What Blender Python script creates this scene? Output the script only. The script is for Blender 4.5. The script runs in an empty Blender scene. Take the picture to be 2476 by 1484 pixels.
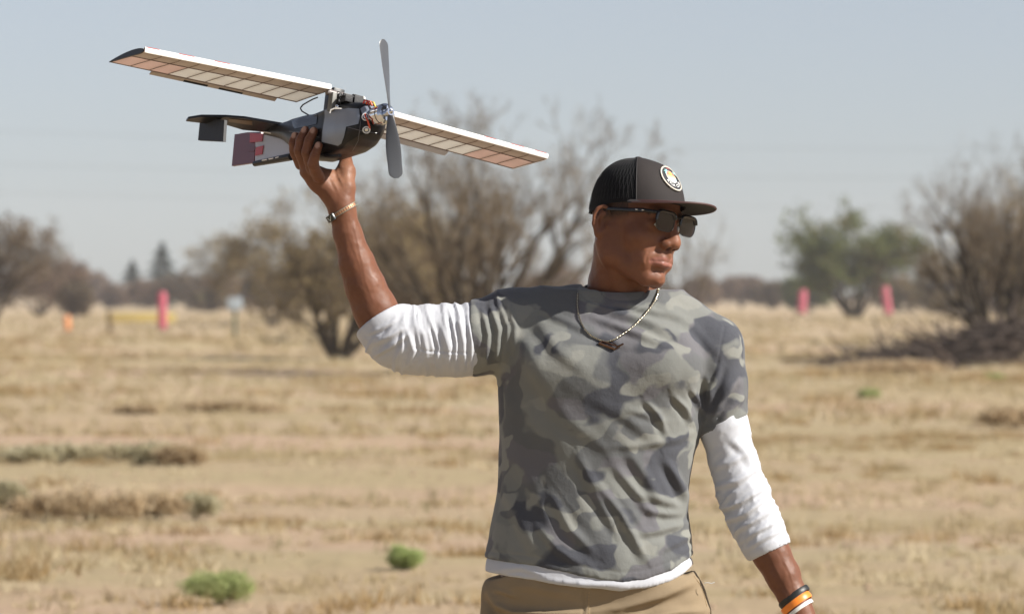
import bpy, bmesh, math, random
import numpy as np
from mathutils import Vector, Matrix
from mathutils.bvhtree import BVHTree

# ------------------------------------------------------------------ camera, sky, sun, exposure
SC = bpy.context.scene
COL = SC.collection
CAM_D, CAM_H = 9.0, 1.44            # the photographer stands 9 m away, lens 1.44 m above the ground
F_PX, HOR = 1300.0 * CAM_D, 715.0   # focal length and horizon row, in pixels of a 2476 px wide copy of the photo
cam_d = bpy.data.cameras.new('camera')
cam = bpy.data.objects.new('camera', cam_d); COL.objects.link(cam)
cam.location = (0, -CAM_D, CAM_H); cam.rotation_euler = (math.radians(90), 0, 0)
cam_d.sensor_width = 36.0
cam_d.lens = F_PX / 2476 * 36.0
cam_d.shift_y = -(742.0 - HOR) / 2476
cam_d.clip_start = 0.2; cam_d.clip_end = 9000
cam_d.dof.use_dof = True; cam_d.dof.focus_distance = CAM_D - 0.05; cam_d.dof.aperture_fstop = 8.6
SC.camera = cam

SUN = Vector((0.755, -0.27, 0.595)).normalized()      # direction towards the sun
elev = math.asin(SUN.z); azim = math.atan2(SUN.x, SUN.y)
world = bpy.data.worlds.new('World'); SC.world = world; world.use_nodes = True
wn = world.node_tree; wn.nodes.clear()
sky = wn.nodes.new('ShaderNodeTexSky'); sky.sky_type = 'NISHITA'; sky.sun_disc = False
sky.sun_elevation = elev; sky.sun_rotation = azim
sky.altitude = 2200; sky.air_density = 1.0; sky.dust_density = 1.8; sky.ozone_density = 4.5
bg = wn.nodes.new('ShaderNodeBackground'); bg.inputs['Strength'].default_value = 0.068
wo = wn.nodes.new('ShaderNodeOutputWorld')
hsv = wn.nodes.new('ShaderNodeHueSaturation'); hsv.inputs['Saturation'].default_value = .48      # thin even veil of high haze
wn.links.new(sky.outputs[0], hsv.inputs['Color']); tint = wn.nodes.new('ShaderNodeMix'); tint.data_type = 'RGBA'; tint.blend_type = 'MULTIPLY'; tint.inputs[0].default_value = 1; tint.inputs[7].default_value = (1.0, .985, 1.0, 1)
wn.links.new(hsv.outputs[0], tint.inputs[6]); wn.links.new(tint.outputs[2], bg.inputs[0]); wn.links.new(bg.outputs[0], wo.inputs[0])
sun_d = bpy.data.lights.new('sun', 'SUN'); sun_d.energy = 5.0; sun_d.angle = math.radians(0.55); sun_d.color = (1.0, 0.955, 0.88)
sun = bpy.data.objects.new('sun', sun_d); COL.objects.link(sun)
sun.location = SUN * 50; sun.rotation_euler = SUN.to_track_quat('Z', 'Y').to_euler()
SC.view_settings.view_transform = 'Standard'; SC.view_settings.look = 'None'
SC.view_settings.exposure = 0.60; SC.view_settings.gamma = 1.0
SC.view_settings.use_curve_mapping = False
SC.render.engine = 'CYCLES'
SC.cycles.max_bounces = 6; SC.cycles.diffuse_bounces = 3; SC.cycles.transparent_max_bounces = 8
SC.cycles.use_denoising = True
SC.cycles.volume_bounces = 1

def W(px, py, dy=0.0):
    """a point of the place: photo column and row seen at depth dy behind the man (negative = nearer the camera)"""
    d = CAM_D + dy
    return np.array([(px - 1238.0) / F_PX * d, dy, CAM_H + (HOR - py) / F_PX * d])
def ground_at(px, py):
    """where the sight line through a ground pixel meets the ground"""
    d = CAM_H * F_PX / (py - HOR)
    return np.array([(px - 1238.0) / F_PX * d, d - CAM_D, 0.0]), d

# ------------------------------------------------------------------ naming helpers
def tag(o, label=None, cat=None, group=None, kind=None):
    if label: o['label'] = label
    if cat: o['category'] = cat
    if group: o['group'] = group
    if kind: o['kind'] = kind
    return o
def empty(name, loc=(0, 0, 0), label=None, cat=None, group=None):
    o = bpy.data.objects.new(name, None); COL.objects.link(o); o.location = loc
    o.empty_display_size = 0.1
    return tag(o, label, cat, group)
def link_mesh(name, me, parent=None, mat=None):
    o = bpy.data.objects.new(name, me); COL.objects.link(o)
    if mat: me.materials.append(mat)
    if parent is not None:
        o.parent = parent
        o.matrix_parent_inverse = Matrix.Translation(-Vector(parent.location)) if parent.parent is None else Matrix.Identity(4)
    return o
def mesh(name, V, F, mat=None, parent=None, smooth=True, col=None, mats=None, mi=None):
    V = np.asarray(V, dtype=np.float32).reshape(-1, 3)
    me = bpy.data.meshes.new(name)
    if isinstance(F, np.ndarray):
        n = F.shape[1]
        me.vertices.add(len(V)); me.vertices.foreach_set('co', V.ravel())
        me.loops.add(F.size); me.loops.foreach_set('vertex_index', F.astype(np.int32).ravel())
        me.polygons.add(len(F)); me.polygons.foreach_set('loop_start', np.arange(0, F.size, n, dtype=np.int32))
        me.update(calc_edges=True); me.validate()
    else:
        me.from_pydata([tuple(map(float, v)) for v in V], [], F); me.update()
    me.polygons.foreach_set('use_smooth', np.full(len(me.polygons), smooth))
    if col is not None:
        a = me.color_attributes.new('Col', 'FLOAT_COLOR', 'POINT')
        a.data.foreach_set('color', np.concatenate([col, np.ones((len(col), 1))], 1).astype(np.float32).ravel())
    if mats:
        for m in mats: me.materials.append(m)
        if mi is not None: me.polygons.foreach_set('material_index', np.asarray(mi, dtype=np.int32))
    me.update()
    return link_mesh(name, me, parent, mat)

class MB:
    """collects verts and faces in world space"""
    def __init__(s): s.v = []; s.f = []; s.n = 0
    def add(s, V, F):
        V = np.asarray(V, float).reshape(-1, 3)
        s.v.append(V); s.f += [tuple(int(i) + s.n for i in f) for f in F]; s.n += len(V)
    def grid(s, G, close_u=False, close_v=False, cap=False):
        G = np.asarray(G, float); a, b = G.shape[:2]; F = []
        for i in range(a if close_u else a - 1):
            for j in range(b if close_v else b - 1):
                i2, j2 = (i + 1) % a, (j + 1) % b
                F.append((i * b + j, i * b + j2, i2 * b + j2, i2 * b + j))
        if cap and close_v:
            F.append(tuple(reversed(range(b)))); F.append(tuple((a - 1) * b + j for j in range(b)))
        s.add(G.reshape(-1, 3), F)
    def tube(s, pts, rad, n=8, cap=True, flat=1.0, up=None):
        pts = np.asarray(pts, float); m = len(pts)
        rad = np.broadcast_to(np.asarray(rad, float), (m,))
        T = np.gradient(pts, axis=0); T /= np.linalg.norm(T, axis=1)[:, None] + 1e-12
        ref = np.array([0, 0, 1.0]) if up is None else np.asarray(up, float)
        if abs(T[0] @ ref) > .9: ref = np.array([1.0, 0, 0])
        X = np.cross(T[0], ref); X /= np.linalg.norm(X) + 1e-9; G = []
        for i in range(m):
            X = X - T[i] * (X @ T[i]); X /= np.linalg.norm(X) + 1e-12; Y = np.cross(T[i], X)
            a = np.arange(n) / n * 2 * math.pi
            G.append(pts[i] + rad[i] * (np.cos(a)[:, None] * X + flat * np.sin(a)[:, None] * Y))
        s.grid(G, close_v=True, cap=cap)
    def box(s, c, half, M=None, bevel=0.0):
        """box at c, half sizes, columns of M are its axes; optionally chamfered"""
        M = np.eye(3) if M is None else np.asarray(M, float)
        bm = bmesh.new(); bmesh.ops.create_cube(bm, size=2.0)
        for v in bm.verts: v.co = Vector((v.co.x * half[0], v.co.y * half[1], v.co.z * half[2]))
        if bevel > 0: bmesh.ops.bevel(bm, geom=list(bm.edges), offset=bevel, segments=2, profile=.6, affect='EDGES')
        V = np.array([v.co[:] for v in bm.verts]) @ M.T + np.asarray(c, float)
        F = [[v.index for v in f.verts] for f in bm.faces]; bm.free(); s.add(V, F)
    def ball(s, c, r, M=None, n=12):
        M = np.eye(3) if M is None else np.asarray(M, float)
        r = np.broadcast_to(np.asarray(r, float), (3,)); G = []
        for i in range(n + 1):
            t = math.pi * i / n * .999 + .0005
            a = np.arange(2 * n) / (2 * n) * 2 * math.pi
            G.append(np.stack([np.sin(t) * np.cos(a) * r[0], np.sin(t) * np.sin(a) * r[1], np.full(2 * n, np.cos(t)) * r[2]], 1) @ M.T + np.asarray(c, float))
        s.grid(G, close_v=True, cap=True)
    def build(s, name, mat=None, parent=None, smooth=True, recalc=True):
        V = np.concatenate(s.v) if s.v else np.zeros((0, 3))
        o = mesh(name, V, s.f, mat, parent, smooth)
        if recalc:
            bm = bmesh.new(); bm.from_mesh(o.data); bmesh.ops.recalc_face_normals(bm, faces=bm.faces); bm.to_mesh(o.data); bm.free()
        if smooth:
            try: o.data.set_sharp_from_angle(angle=math.radians(38))
            except Exception: pass
        return o

# ------------------------------------------------------------------ materials
def s2l(r, g, b):
    f = lambda c: (c / 255 / 12.92) if c / 255 <= .04045 else ((c / 255 + .055) / 1.055) ** 2.4
    return (f(r), f(g), f(b))
def new_mat(name):
    m = bpy.data.materials.new(name); m.use_nodes = True
    nt = m.node_tree; nt.nodes.clear()
    out = nt.nodes.new('ShaderNodeOutputMaterial'); b = nt.nodes.new('ShaderNodeBsdfPrincipled')
    nt.links.new(b.outputs[0], out.inputs[0])
    return m, nt, b, out
def coords(nt, scale=(1, 1, 1)):
    tc = nt.nodes.new('ShaderNodeTexCoord'); mp = nt.nodes.new('ShaderNodeMapping')
    mp.inputs['Scale'].default_value = scale; nt.links.new(tc.outputs['Object'], mp.inputs[0]); return mp.outputs[0]
def noise(nt, co, scale, detail=3.0, rough=.5, dist=0.0, w=None):
    n = nt.nodes.new('ShaderNodeTexNoise'); n.inputs['Scale'].default_value = scale
    n.inputs['Detail'].default_value = detail; n.inputs['Roughness'].default_value = rough; n.inputs['Distortion'].default_value = dist
    if w is not None:
        n.noise_dimensions = '4D'; n.inputs['W'].default_value = w
    nt.links.new(co, n.inputs['Vector']); return n.outputs['Fac']
def ramp(nt, fac, stops, interp='LINEAR'):
    r = nt.nodes.new('ShaderNodeValToRGB'); r.color_ramp.interpolation = interp
    while len(r.color_ramp.elements) < len(stops): r.color_ramp.elements.new(.5)
    for e, (p, c) in zip(r.color_ramp.elements, stops):
        e.position = p; e.color = (c if isinstance(c, (tuple, list)) else (c, c, c)) + (1,) if isinstance(c, tuple) else (c, c, c, 1)
    nt.links.new(fac, r.inputs[0]); return r.outputs[0]
def mix(nt, fac, a, b, mode='MIX'):
    m = nt.nodes.new('ShaderNodeMix'); m.data_type = 'RGBA'; m.blend_type = mode
    for sock, v in ((m.inputs[0], fac), (m.inputs[6], a), (m.inputs[7], b)):
        if isinstance(v, bpy.types.NodeSocket): nt.links.new(v, sock)
        elif isinstance(v, (int, float)): sock.default_value = v
        else: sock.default_value = (*v, 1)
    return m.outputs[2]
def bump(nt, b, h, strength=.3, dist=.002, prev=None):
    n = nt.nodes.new('ShaderNodeBump'); n.inputs['Strength'].default_value = strength; n.inputs['Distance'].default_value = dist
    nt.links.new(h, n.inputs['Height'])
    if prev is not None: nt.links.new(prev, n.inputs['Normal'])
    nt.links.new(n.outputs[0], b.inputs['Normal']); return n.outputs[0]
def simple(name, c, rough=.6, var=.15, scale=40.0, metal=0.0, bmp=.0, bscale=200., spec=.5, transl=0.0, sheen=0.0):
    m, nt, b, out = new_mat(name)
    co = coords(nt); f = noise(nt, co, scale, 4)
    lo = tuple(x * (1 - var) for x in c); hi = tuple(min(1, x * (1 + var)) for x in c)
    col = mix(nt, f, lo, hi)
    nt.links.new(col, b.inputs['Base Color'])
    b.inputs['Roughness'].default_value = rough; b.inputs['Metallic'].default_value = metal
    b.inputs['Specular IOR Level'].default_value = spec
    if sheen: b.inputs['Sheen Weight'].default_value = sheen
    if bmp: bump(nt, b, noise(nt, co, bscale, 3), bmp, .001)
    if transl:
        t = nt.nodes.new('ShaderNodeBsdfTranslucent'); nt.links.new(col, t.inputs[0])
        ms = nt.nodes.new('ShaderNodeMixShader'); ms.inputs[0].default_value = transl
        nt.links.new(b.outputs[0], ms.inputs[1]); nt.links.new(t.outputs[0], ms.inputs[2]); nt.links.new(ms.outputs[0], out.inputs[0])
    return m
# ------------------------------------------------------------------ sculpting engine: blended solids -> one continuous surface
def vhash(ix, iy, iz, seed):
    h = (ix.astype(np.uint32) * np.uint32(374761393) + iy.astype(np.uint32) * np.uint32(668265263) + iz.astype(np.uint32) * np.uint32(2246822519) + np.uint32(seed * 3266489 + 12345))
    h = (h ^ (h >> np.uint32(13))) * np.uint32(1274126177); h = h ^ (h >> np.uint32(16))
    return (h & np.uint32(0xFFFF)).astype(np.float32) / 65535.0
def vnoise(P, seed=0):
    P = np.asarray(P, np.float32) + 1000.0
    I = np.floor(P).astype(np.int64); f = (P - I).astype(np.float32); f = f * f * f * (f * (f * 6 - 15) + 10)
    x, y, z = I[:, 0], I[:, 1], I[:, 2]; r = 0
    for dx in (0, 1):
        for dy in (0, 1):
            for dz in (0, 1):
                w = (f[:, 0] if dx else 1 - f[:, 0]) * (f[:, 1] if dy else 1 - f[:, 1]) * (f[:, 2] if dz else 1 - f[:, 2])
                r = r + w * vhash(x + dx, y + dy, z + dz, seed)
    return r * 2 - 1
def fbm(P, seed=0, octv=3):
    r = 0; a = 1.0
    for i in range(octv): r = r + a * vnoise(np.asarray(P) * (2 ** i), seed + i * 17); a *= .5
    return r
def sm_min(a, b, k):
    if k <= 0: return np.minimum(a, b)
    h = np.maximum(k - np.abs(a - b), 0) / k
    return np.minimum(a, b) - h * h * h * k / 6
def sm_max(a, b, k): return -sm_min(-a, -b, k)

class Solid:
    def __init__(s): s.p = []
    def _add(s, f, c, R, k, op): s.p.append((f, np.asarray(c, np.float32), R, k, op)); return s
    def cone(s, a, b, ra, rb, k=.01, op='u'):
        a = np.asarray(a, np.float32); b = np.asarray(b, np.float32); ab = b - a; L2 = float(ab @ ab) + 1e-12
        def f(P):
            t = np.clip((P - a) @ ab / L2, 0, 1)
            return np.linalg.norm(P - a - t[:, None] * ab, axis=1) - (ra + (rb - ra) * t)
        return s._add(f, (a + b) / 2, math.sqrt(L2) / 2 + max(ra, rb), k, op)
    def chain(s, pts, rad, k=.01, op='u'):
        for i in range(len(pts) - 1): s.cone(pts[i], pts[i + 1], rad[i], rad[i + 1], k, op)
        return s
    def ell(s, c, r, M=None, k=.01, op='u'):
        c = np.asarray(c, np.float32); r = np.asarray(r, np.float32); M = np.eye(3, dtype=np.float32) if M is None else np.asarray(M, np.float32)
        def f(P):
            q = (P - c) @ M; k0 = np.linalg.norm(q / r, axis=1); k1 = np.linalg.norm(q / (r * r), axis=1)
            return np.where(k1 > 1e-6, k0 * (k0 - 1) / np.maximum(k1, 1e-6), -r.min())
        return s._add(f, c, float(r.max()), k, op)
    def loft(s, rows, n=2.3, k=.01, op='u'):
        """rows: (z, cx, cy, half_x, half_front, half_back)"""
        R = np.array(sorted(rows), np.float32); z = R[:, 0]
        zs = np.linspace(z[0], z[-1], 120); tab = [np.interp(zs, z, R[:, i]) for i in range(1, 6)]
        ker = np.ones(9) / 9
        tab = [np.convolve(np.pad(t, 4, mode='edge'), ker, mode='valid') for t in tab]
        def f(P):
            cx, cy, a, bf, bb = [np.interp(P[:, 2], zs, t) for t in tab]
            x = P[:, 0] - cx; y = P[:, 1] - cy; b = np.where(y < 0, bf, bb)
            rho = np.sqrt(x * x + y * y) + 1e-6
            r = (np.abs(x / a) ** n + np.abs(y / b) ** n) ** (1 / n) + 1e-6
            d = rho * (1 - 1 / r)
            return np.maximum(d, np.maximum(P[:, 2] - z[-1], z[0] - P[:, 2]))
        c = (np.mean(R[:, 1]), np.mean(R[:, 2]), (z[0] + z[-1]) / 2)
        return s._add(f, c, 9.0, k, op)
    def func(s, f, k=.003, op='i', c=(0, 0, 0), R=99.0): return s._add(f, c, R, k, op)
    def ev(s, P):
        D = np.full(len(P), 1.0, np.float32)
        for f, c, R, k, op in s.p:
            d = f(P); D = sm_min(D, d, k) if op == 'u' else sm_max(D, -d if op == 's' else d, k)
        return D
    def polygonize(s, lo, hi, h, smooth=2):
        B = 16 * h; lo = np.asarray(lo, float); nb = np.ceil((np.asarray(hi) - lo) / B).astype(int)
        g = np.stack(np.meshgrid(*[np.arange(n) for n in nb], indexing='ij'), -1).reshape(-1, 3)
        cen = (lo + (g + .5) * B).astype(np.float32)
        g = g[np.abs(s.ev(cen)) < B * 1.1 + .012]; cen = (lo + (g + .5) * B).astype(np.float32)
        o = np.stack(np.meshgrid(*[np.arange(17)] * 3, indexing='ij'), -1).reshape(-1, 3)
        NB = len(g); D = np.full((NB, 17 ** 3), 1.0, np.float32); off = (o * h).astype(np.float32)
        base = (lo + g * B).astype(np.float32); hd = B * .87
        for f, c, R, k, op in s.p:
            idx = np.arange(NB) if R > 8 else np.nonzero(np.linalg.norm(cen - c, axis=1) < R + k + hd + .012)[0]
            for q in range(0, len(idx), 200):
                ii = idx[q:q + 200]; P = (base[ii][:, None, :] + off[None]).reshape(-1, 3)
                d = f(P).reshape(len(ii), -1).astype(np.float32)
                D[ii] = sm_min(D[ii], d, k) if op == 'u' else sm_max(D[ii], -d if op == 's' else d, k)
        D = D.reshape(NB, 17, 17, 17); S = D < 0
        cnt = np.zeros((NB, 16, 16, 16), np.int8)
        cor = [(a, b, c) for a in (0, 1) for b in (0, 1) for c in (0, 1)]
        for a, b, c in cor: cnt += S[:, a:a + 16, b:b + 16, c:c + 16]
        bi, i, j, k_ = np.nonzero((cnt > 0) & (cnt < 8))
        vals = {q: D[bi, i + q[0], j + q[1], k_ + q[2]] for q in cor}
        acc = np.zeros((len(bi), 3)); nn = np.zeros(len(bi))
        for q in cor:
            for ax in range(3):
                if q[ax]: continue
                q2 = list(q); q2[ax] = 1; d0 = vals[q]; d1 = vals[tuple(q2)]
                m = (d0 < 0) != (d1 < 0); t = np.where(m, d0 / np.where(m, d0 - d1, 1), 0)
                e = np.tile(np.array(q, float), (len(bi), 1)); e[:, ax] += t
                acc[m] += e[m]; nn[m] += 1
        G = g[bi] * 16 + np.stack([i, j, k_], 1)
        V = lo + (G + acc / nn[:, None]) * h
        key = lambda A: ((A[:, 0] + 8192).astype(np.int64) << 30) | ((A[:, 1] + 8192).astype(np.int64) << 15) | (A[:, 2] + 8192).astype(np.int64)
        ks = key(G); order = np.argsort(ks); kso = ks[order]
        def look(A):
            kk = key(A); p = np.searchsorted(kso, kk); p = np.minimum(p, len(kso) - 1); ok = kso[p] == kk
            return order[p], ok
        Q = []
        E = np.eye(3, dtype=int)
        for ax in range(3):
            a = S[:, :16, :16, :16]; sl = [slice(0, 16)] * 3; sl[ax] = slice(1, 17); b = S[(slice(None), *sl)]
            bi, i, j, k_ = np.nonzero(a != b); ins = a[bi, i, j, k_]
            C = g[bi] * 16 + np.stack([i, j, k_], 1); u, v = E[(ax + 1) % 3], E[(ax + 2) % 3]
            r = [look(C), look(C - u), look(C - u - v), look(C - v)]
            ok = r[0][1] & r[1][1] & r[2][1] & r[3][1]
            q = np.stack([x[0] for x in r], 1); q[~ins] = q[~ins][:, ::-1]; Q.append(q[ok])
        Q = np.concatenate(Q)
        for _ in range(smooth): V = relax(V, Q, .5)
        return V.astype(np.float32), Q
def relax(V, Q, w):
    A = np.zeros_like(V); n = np.zeros(len(V))
    for a, b in ((0, 1), (1, 2), (2, 3), (3, 0)):
        for x, y in ((a, b), (b, a)):
            for c in range(3): A[:, c] += np.bincount(Q[:, x], weights=V[Q[:, y], c], minlength=len(V))
            n += np.bincount(Q[:, x], minlength=len(V))
    return V * (1 - w) + w * A / np.maximum(n, 1)[:, None]
def vnormals(V, Q):
    a, b, c, d = (V[Q[:, i]] for i in range(4)); fn = np.cross(c - a, d - b); N = np.zeros((len(V), 3))
    for i in range(4):
        for c_ in range(3): N[:, c_] += np.bincount(Q[:, i], weights=fn[:, c_], minlength=len(V))
    return N / (np.linalg.norm(N, axis=1)[:, None] + 1e-12)
def pix(V):
    """photo column and row of points of the place (design-time ruler for creases)"""
    d = V[:, 1] + CAM_D
    return V[:, 0] / d * F_PX + 1238.0, HOR - (V[:, 2] - CAM_H) / d * F_PX
def seg_d(X, Y, pts):
    """signed distance to a polyline and the place along it, 0..1"""
    best = np.full(len(X), 1e9); sg = np.zeros(len(X)); tt = np.zeros(len(X)); n = len(pts) - 1
    for i in range(n):
        (x0, y0), (x1, y1) = pts[i], pts[i + 1]; dx, dy = x1 - x0, y1 - y0; L = math.hypot(dx, dy)
        t = np.clip(((X - x0) * dx + (Y - y0) * dy) / (L * L), 0, 1)
        ex, ey = X - x0 - t * dx, Y - y0 - t * dy; d = np.hypot(ex, ey)
        m = d < best; best[m] = d[m]; sg[m] = (np.sign(dx * ey - dy * ex))[m]; tt[m] = ((i + t) / n)[m]
    return best * sg, tt
def crease(V, N, strokes):
    """cloth creases: ridge (amp>0, mm) with a hollow on its left side"""
    X, Y = pix(V); D = np.zeros(len(V)); front = np.clip(-N[:, 1] * 3, 0, 1)
    for pts, amp, w in strokes:
        d, t = seg_d(X, Y, pts); tp = np.sin(np.clip(t, 0.02, .98) * math.pi) ** .6
        end = np.exp(-np.maximum(np.abs(d) - 3 * w, 0) / w)
        D += amp * .001 * tp * front * end * (np.exp(-(d / w) ** 2) - .75 * np.exp(-((d - 1.6 * w) / w) ** 2))
    return D
# ------------------------------------------------------------------ ground, trees, brush, markers (all at their real distances)
rng = np.random.default_rng(11)
gm, nt, b, out = new_mat('dry_sandy_soil')
tc = nt.nodes.new('ShaderNodeTexCoord'); co = tc.outputs['Object']
mp = nt.nodes.new('ShaderNodeMapping'); mp.inputs['Scale'].default_value = (.35, 1.0, 1.0); nt.links.new(co, mp.inputs[0]); cs = mp.outputs[0]
soil = mix(nt, noise(nt, co, 3.2, 6, .6), (.47, .345, .245), (.62, .47, .355))
straw = mix(nt, noise(nt, co, 5.5, 6, .7), (.40, .325, .20), (.55, .46, .30))
pt_ = ramp(nt, noise(nt, cs, .22, 6, .62), [(.40, 0.0), (.56, 1.0)])
c_ = mix(nt, pt_, soil, straw)
dkp = ramp(nt, noise(nt, cs, .65, 5, .65, 0, None), [(.56, 0.0), (.72, .55)])
c_ = mix(nt, dkp, c_, (.28, .21, .105))
pal = ramp(nt, noise(nt, cs, .085, 4, .5), [(.55, 0.0), (.70, .5)])
c_ = mix(nt, pal, c_, (.56, .50, .40))
c_ = mix(nt, 1.0, c_, (.90, .865, .82), 'MULTIPLY')
nt.links.new(c_, b.inputs['Base Color']); b.inputs['Roughness'].default_value = .95; b.inputs['Specular IOR Level'].default_value = .1
bump(nt, b, noise(nt, co, 4.0, 8, .7), .8, .12)
# gently uneven sheet reaching the horizon
gy = np.concatenate([np.linspace(-60, 12, 20), np.linspace(13, 120, 160), np.linspace(125, 500, 80), np.geomspace(520, 6000, 24)])
gx = np.concatenate([-np.geomspace(4000, 32, 22), np.linspace(-30, 30, 121), np.geomspace(32, 4000, 22)])
GX, GY = np.meshgrid(gx, gy)
def gz(x, y):
    x = np.asarray(x, float); y = np.asarray(y, float); sh = np.shape(x); P = np.stack([np.ravel(x), np.ravel(y), 0 * np.ravel(x)], 1)
    amp = np.clip((np.ravel(y) - 9) / 10, 0, 1) * np.clip((700 - np.ravel(y)) / 300, 0, 1)
    return (amp * (.045 * vnoise(P * np.array([.22, .35, 1]), 51) + .022 * vnoise(P * np.array([.9, 1.3, 1]), 52))).reshape(sh)
GZ = gz(GX, GY)
idx = np.arange(GX.size).reshape(GX.shape)
Fq = np.stack([idx[:-1, :-1].ravel(), idx[:-1, 1:].ravel(), idx[1:, 1:].ravel(), idx[1:, :-1].ravel()], 1)
tag(mesh('ground', np.stack([GX.ravel(), GY.ravel(), GZ.ravel()], 1), Fq, gm), kind='structure')

def blades(P, h, w, col_mat, name, lean=.35, seed=0, tri=True):
    """P: root points; every blade one tapering triangle bent over"""
    r = np.random.default_rng(seed); n = len(P)
    az = r.uniform(0, 2 * math.pi, n); L = lean * r.uniform(.1, 1, n) * h
    tip = P + np.stack([np.cos(az) * L, np.sin(az) * L, h], 1); fa_ = r.uniform(0, math.pi, n)
    s = np.stack([np.cos(fa_), np.sin(fa_) * .6, 0 * fa_], 1) * w[:, None] / 2
    V = np.stack([P - s, P + s, tip], 1).reshape(-1, 3); F = np.arange(3 * n).reshape(n, 3)
    return V, F
def scatter_tufts(y0, y1, dens, hmin, hmax, nb, seed, w0, half=.062, thr=None, spr=.05):
    """tufts in the wedge of ground seen between depths y0 and y1 (with a margin to both sides)"""
    r = np.random.default_rng(seed); area = ((y0 + CAM_D) * half + (y1 + CAM_D) * half) * 2 / 2 * (y1 - y0) * 2 * .5 * 2
    n = int(area * dens * 1.45); y = np.sqrt(r.uniform((y0 + CAM_D) ** 2, (y1 + CAM_D) ** 2, n)) - CAM_D
    x = r.uniform(-1, 1, n) * (y + CAM_D) * half * 3.2
    m = vnoise(np.stack([x * .28, y * .45, 0 * x], 1), seed + 1) + .6 * vnoise(np.stack([x * 1.1, y * 1.3, 0 * x], 1), seed + 2)
    keep = m > (thr if thr is not None else -.1) ; x, y, m = x[keep], y[keep], m[keep]
    size = r.uniform(.4, 1, len(x)) * (.6 + .5 * np.clip(m, 0, 1))
    k = nb; X = np.repeat(x, k); Y = np.repeat(y, k); Sz = np.repeat(size, k); N_ = len(X)
    X = X + r.normal(0, 1, N_) * spr * Sz * (1 + w0 * 20); Y = Y + r.normal(0, 1, N_) * spr * Sz * (1 + w0 * 20)
    P = np.stack([X, Y, gz(X, Y) - .004], 1); h = r.uniform(hmin, hmax, N_) * Sz
    return P, h, np.full(N_, w0) * r.uniform(.6, 1.4, N_)
def grass_mat(name, a, b_, c=None, tr=.35):
    m, nt, b, out = new_mat(name); co = coords(nt)
    col = mix(nt, noise(nt, co, 1.3, 5, .7), a, b_)
    if c: col = mix(nt, ramp(nt, noise(nt, co, .5, 4, .6, 0, 3.3), [(.55, 0.), (.68, .8)]), col, c)
    col = mix(nt, 1.0, col, (.89, .855, .82), 'MULTIPLY')
    nt.links.new(col, b.inputs['Base Color']); b.inputs['Roughness'].default_value = .8; b.inputs['Specular IOR Level'].default_value = .15
    t = nt.nodes.new('ShaderNodeBsdfTranslucent'); nt.links.new(col, t.inputs[0]); ms = nt.nodes.new('ShaderNodeMixShader'); ms.inputs[0].default_value = tr
    nt.links.new(b.outputs[0], ms.inputs[1]); nt.links.new(t.outputs[0], ms.inputs[2]); nt.links.new(ms.outputs[0], out.inputs[0]); return m
m_straw = grass_mat('dry_straw_grass', (.46, .375, .22), (.64, .55, .36), (.36, .265, .14))
m_strawg = grass_mat('greyish_weeds', (.36, .33, .20), (.52, .46, .29))
for nm, args, mt in (('dry_grass', (10, 40, 16.0, .03, .14, 18, 5, .010), m_straw), ('dry_grass', (40, 110, 3.6, .06, .24, 14, 6, .022), m_straw), ('dry_grass', (110, 330, .40, .10, .45, 12, 7, .06), m_straw),
                     ('low_weeds', (10, 90, 1.6, .05, .17, 14, 8, .012, .062, .35), m_strawg)):
    P, h_, w_ = scatter_tufts(*args); V, F = blades(P, h_, w_, None, nm, .8, args[6])
    tag(mesh(nm, V, F, mt, None, False), nm.replace('_', ' ') + ' covering the sandy plain', kind='stuff')
m_tuss = grass_mat('brown_tussock', (.36, .25, .12), (.52, .39, .21), (.34, .32, .16))
for args in ((10, 45, 1.5, .05, .15, 70, 15, .012, .062, .20, .10), (45, 160, .22, .10, .26, 70, 16, .03, .062, .22, .2)):
    P, h_, w_ = scatter_tufts(*args); V, F = blades(P, h_, w_, None, '', 1.2, args[6])
    tag(mesh('brown_tussocks', V, F, m_tuss, None, False), 'scattered brown tussocks on the sandy plain', kind='stuff')
m_pale = grass_mat('bleached_grass', (.62, .54, .36), (.80, .72, .52))
for args in ((10, 45, 1.6, .04, .13, 60, 25, .010, .062, .05, .10), (45, 160, .25, .08, .24, 60, 26, .026, .062, .05, .2)):
    P, h_, w_ = scatter_tufts(*args); V, F = blades(P, h_, w_, None, '', 1.2, args[6])
    tag(mesh('bleached_tufts', V, F, m_pale, None, False), 'pale bleached grass tufts on the plain', kind='stuff')
# clods and pebbles
r = np.random.default_rng(77); n = 5200; y = np.sqrt(r.uniform(19 ** 2, 75 ** 2, n)) - CAM_D; x = r.uniform(-1, 1, n) * (y + 9) * .13
oct_ = np.array([[1, 0, 0], [-1, 0, 0], [0, 1, 0], [0, -1, 0], [0, 0, 1], [0, 0, -1]], float); of = np.array([[0, 2, 4], [2, 1, 4], [1, 3, 4], [3, 0, 4], [2, 0, 5], [1, 2, 5], [3, 1, 5], [0, 3, 5]])
sz = (r.uniform(.006, .03, n) * r.uniform(.4, 1, n))[:, None, None]; rr_ = r.uniform(.6, 1.3, (n, 6, 1))
V = oct_[None] * sz * rr_ * np.array([1.3, 1.3, .7]) + np.stack([x, y, gz(x, y)], 1)[:, None]
F = (of[None] + (np.arange(n) * 6)[:, None, None]).reshape(-1, 3)
tag(mesh('soil_clods', V.reshape(-1, 3), F, simple('soil_clod', (.33, .23, .155), .95, .25, 3), None, False), 'small clods and stones on the bare soil', kind='stuff')

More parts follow.
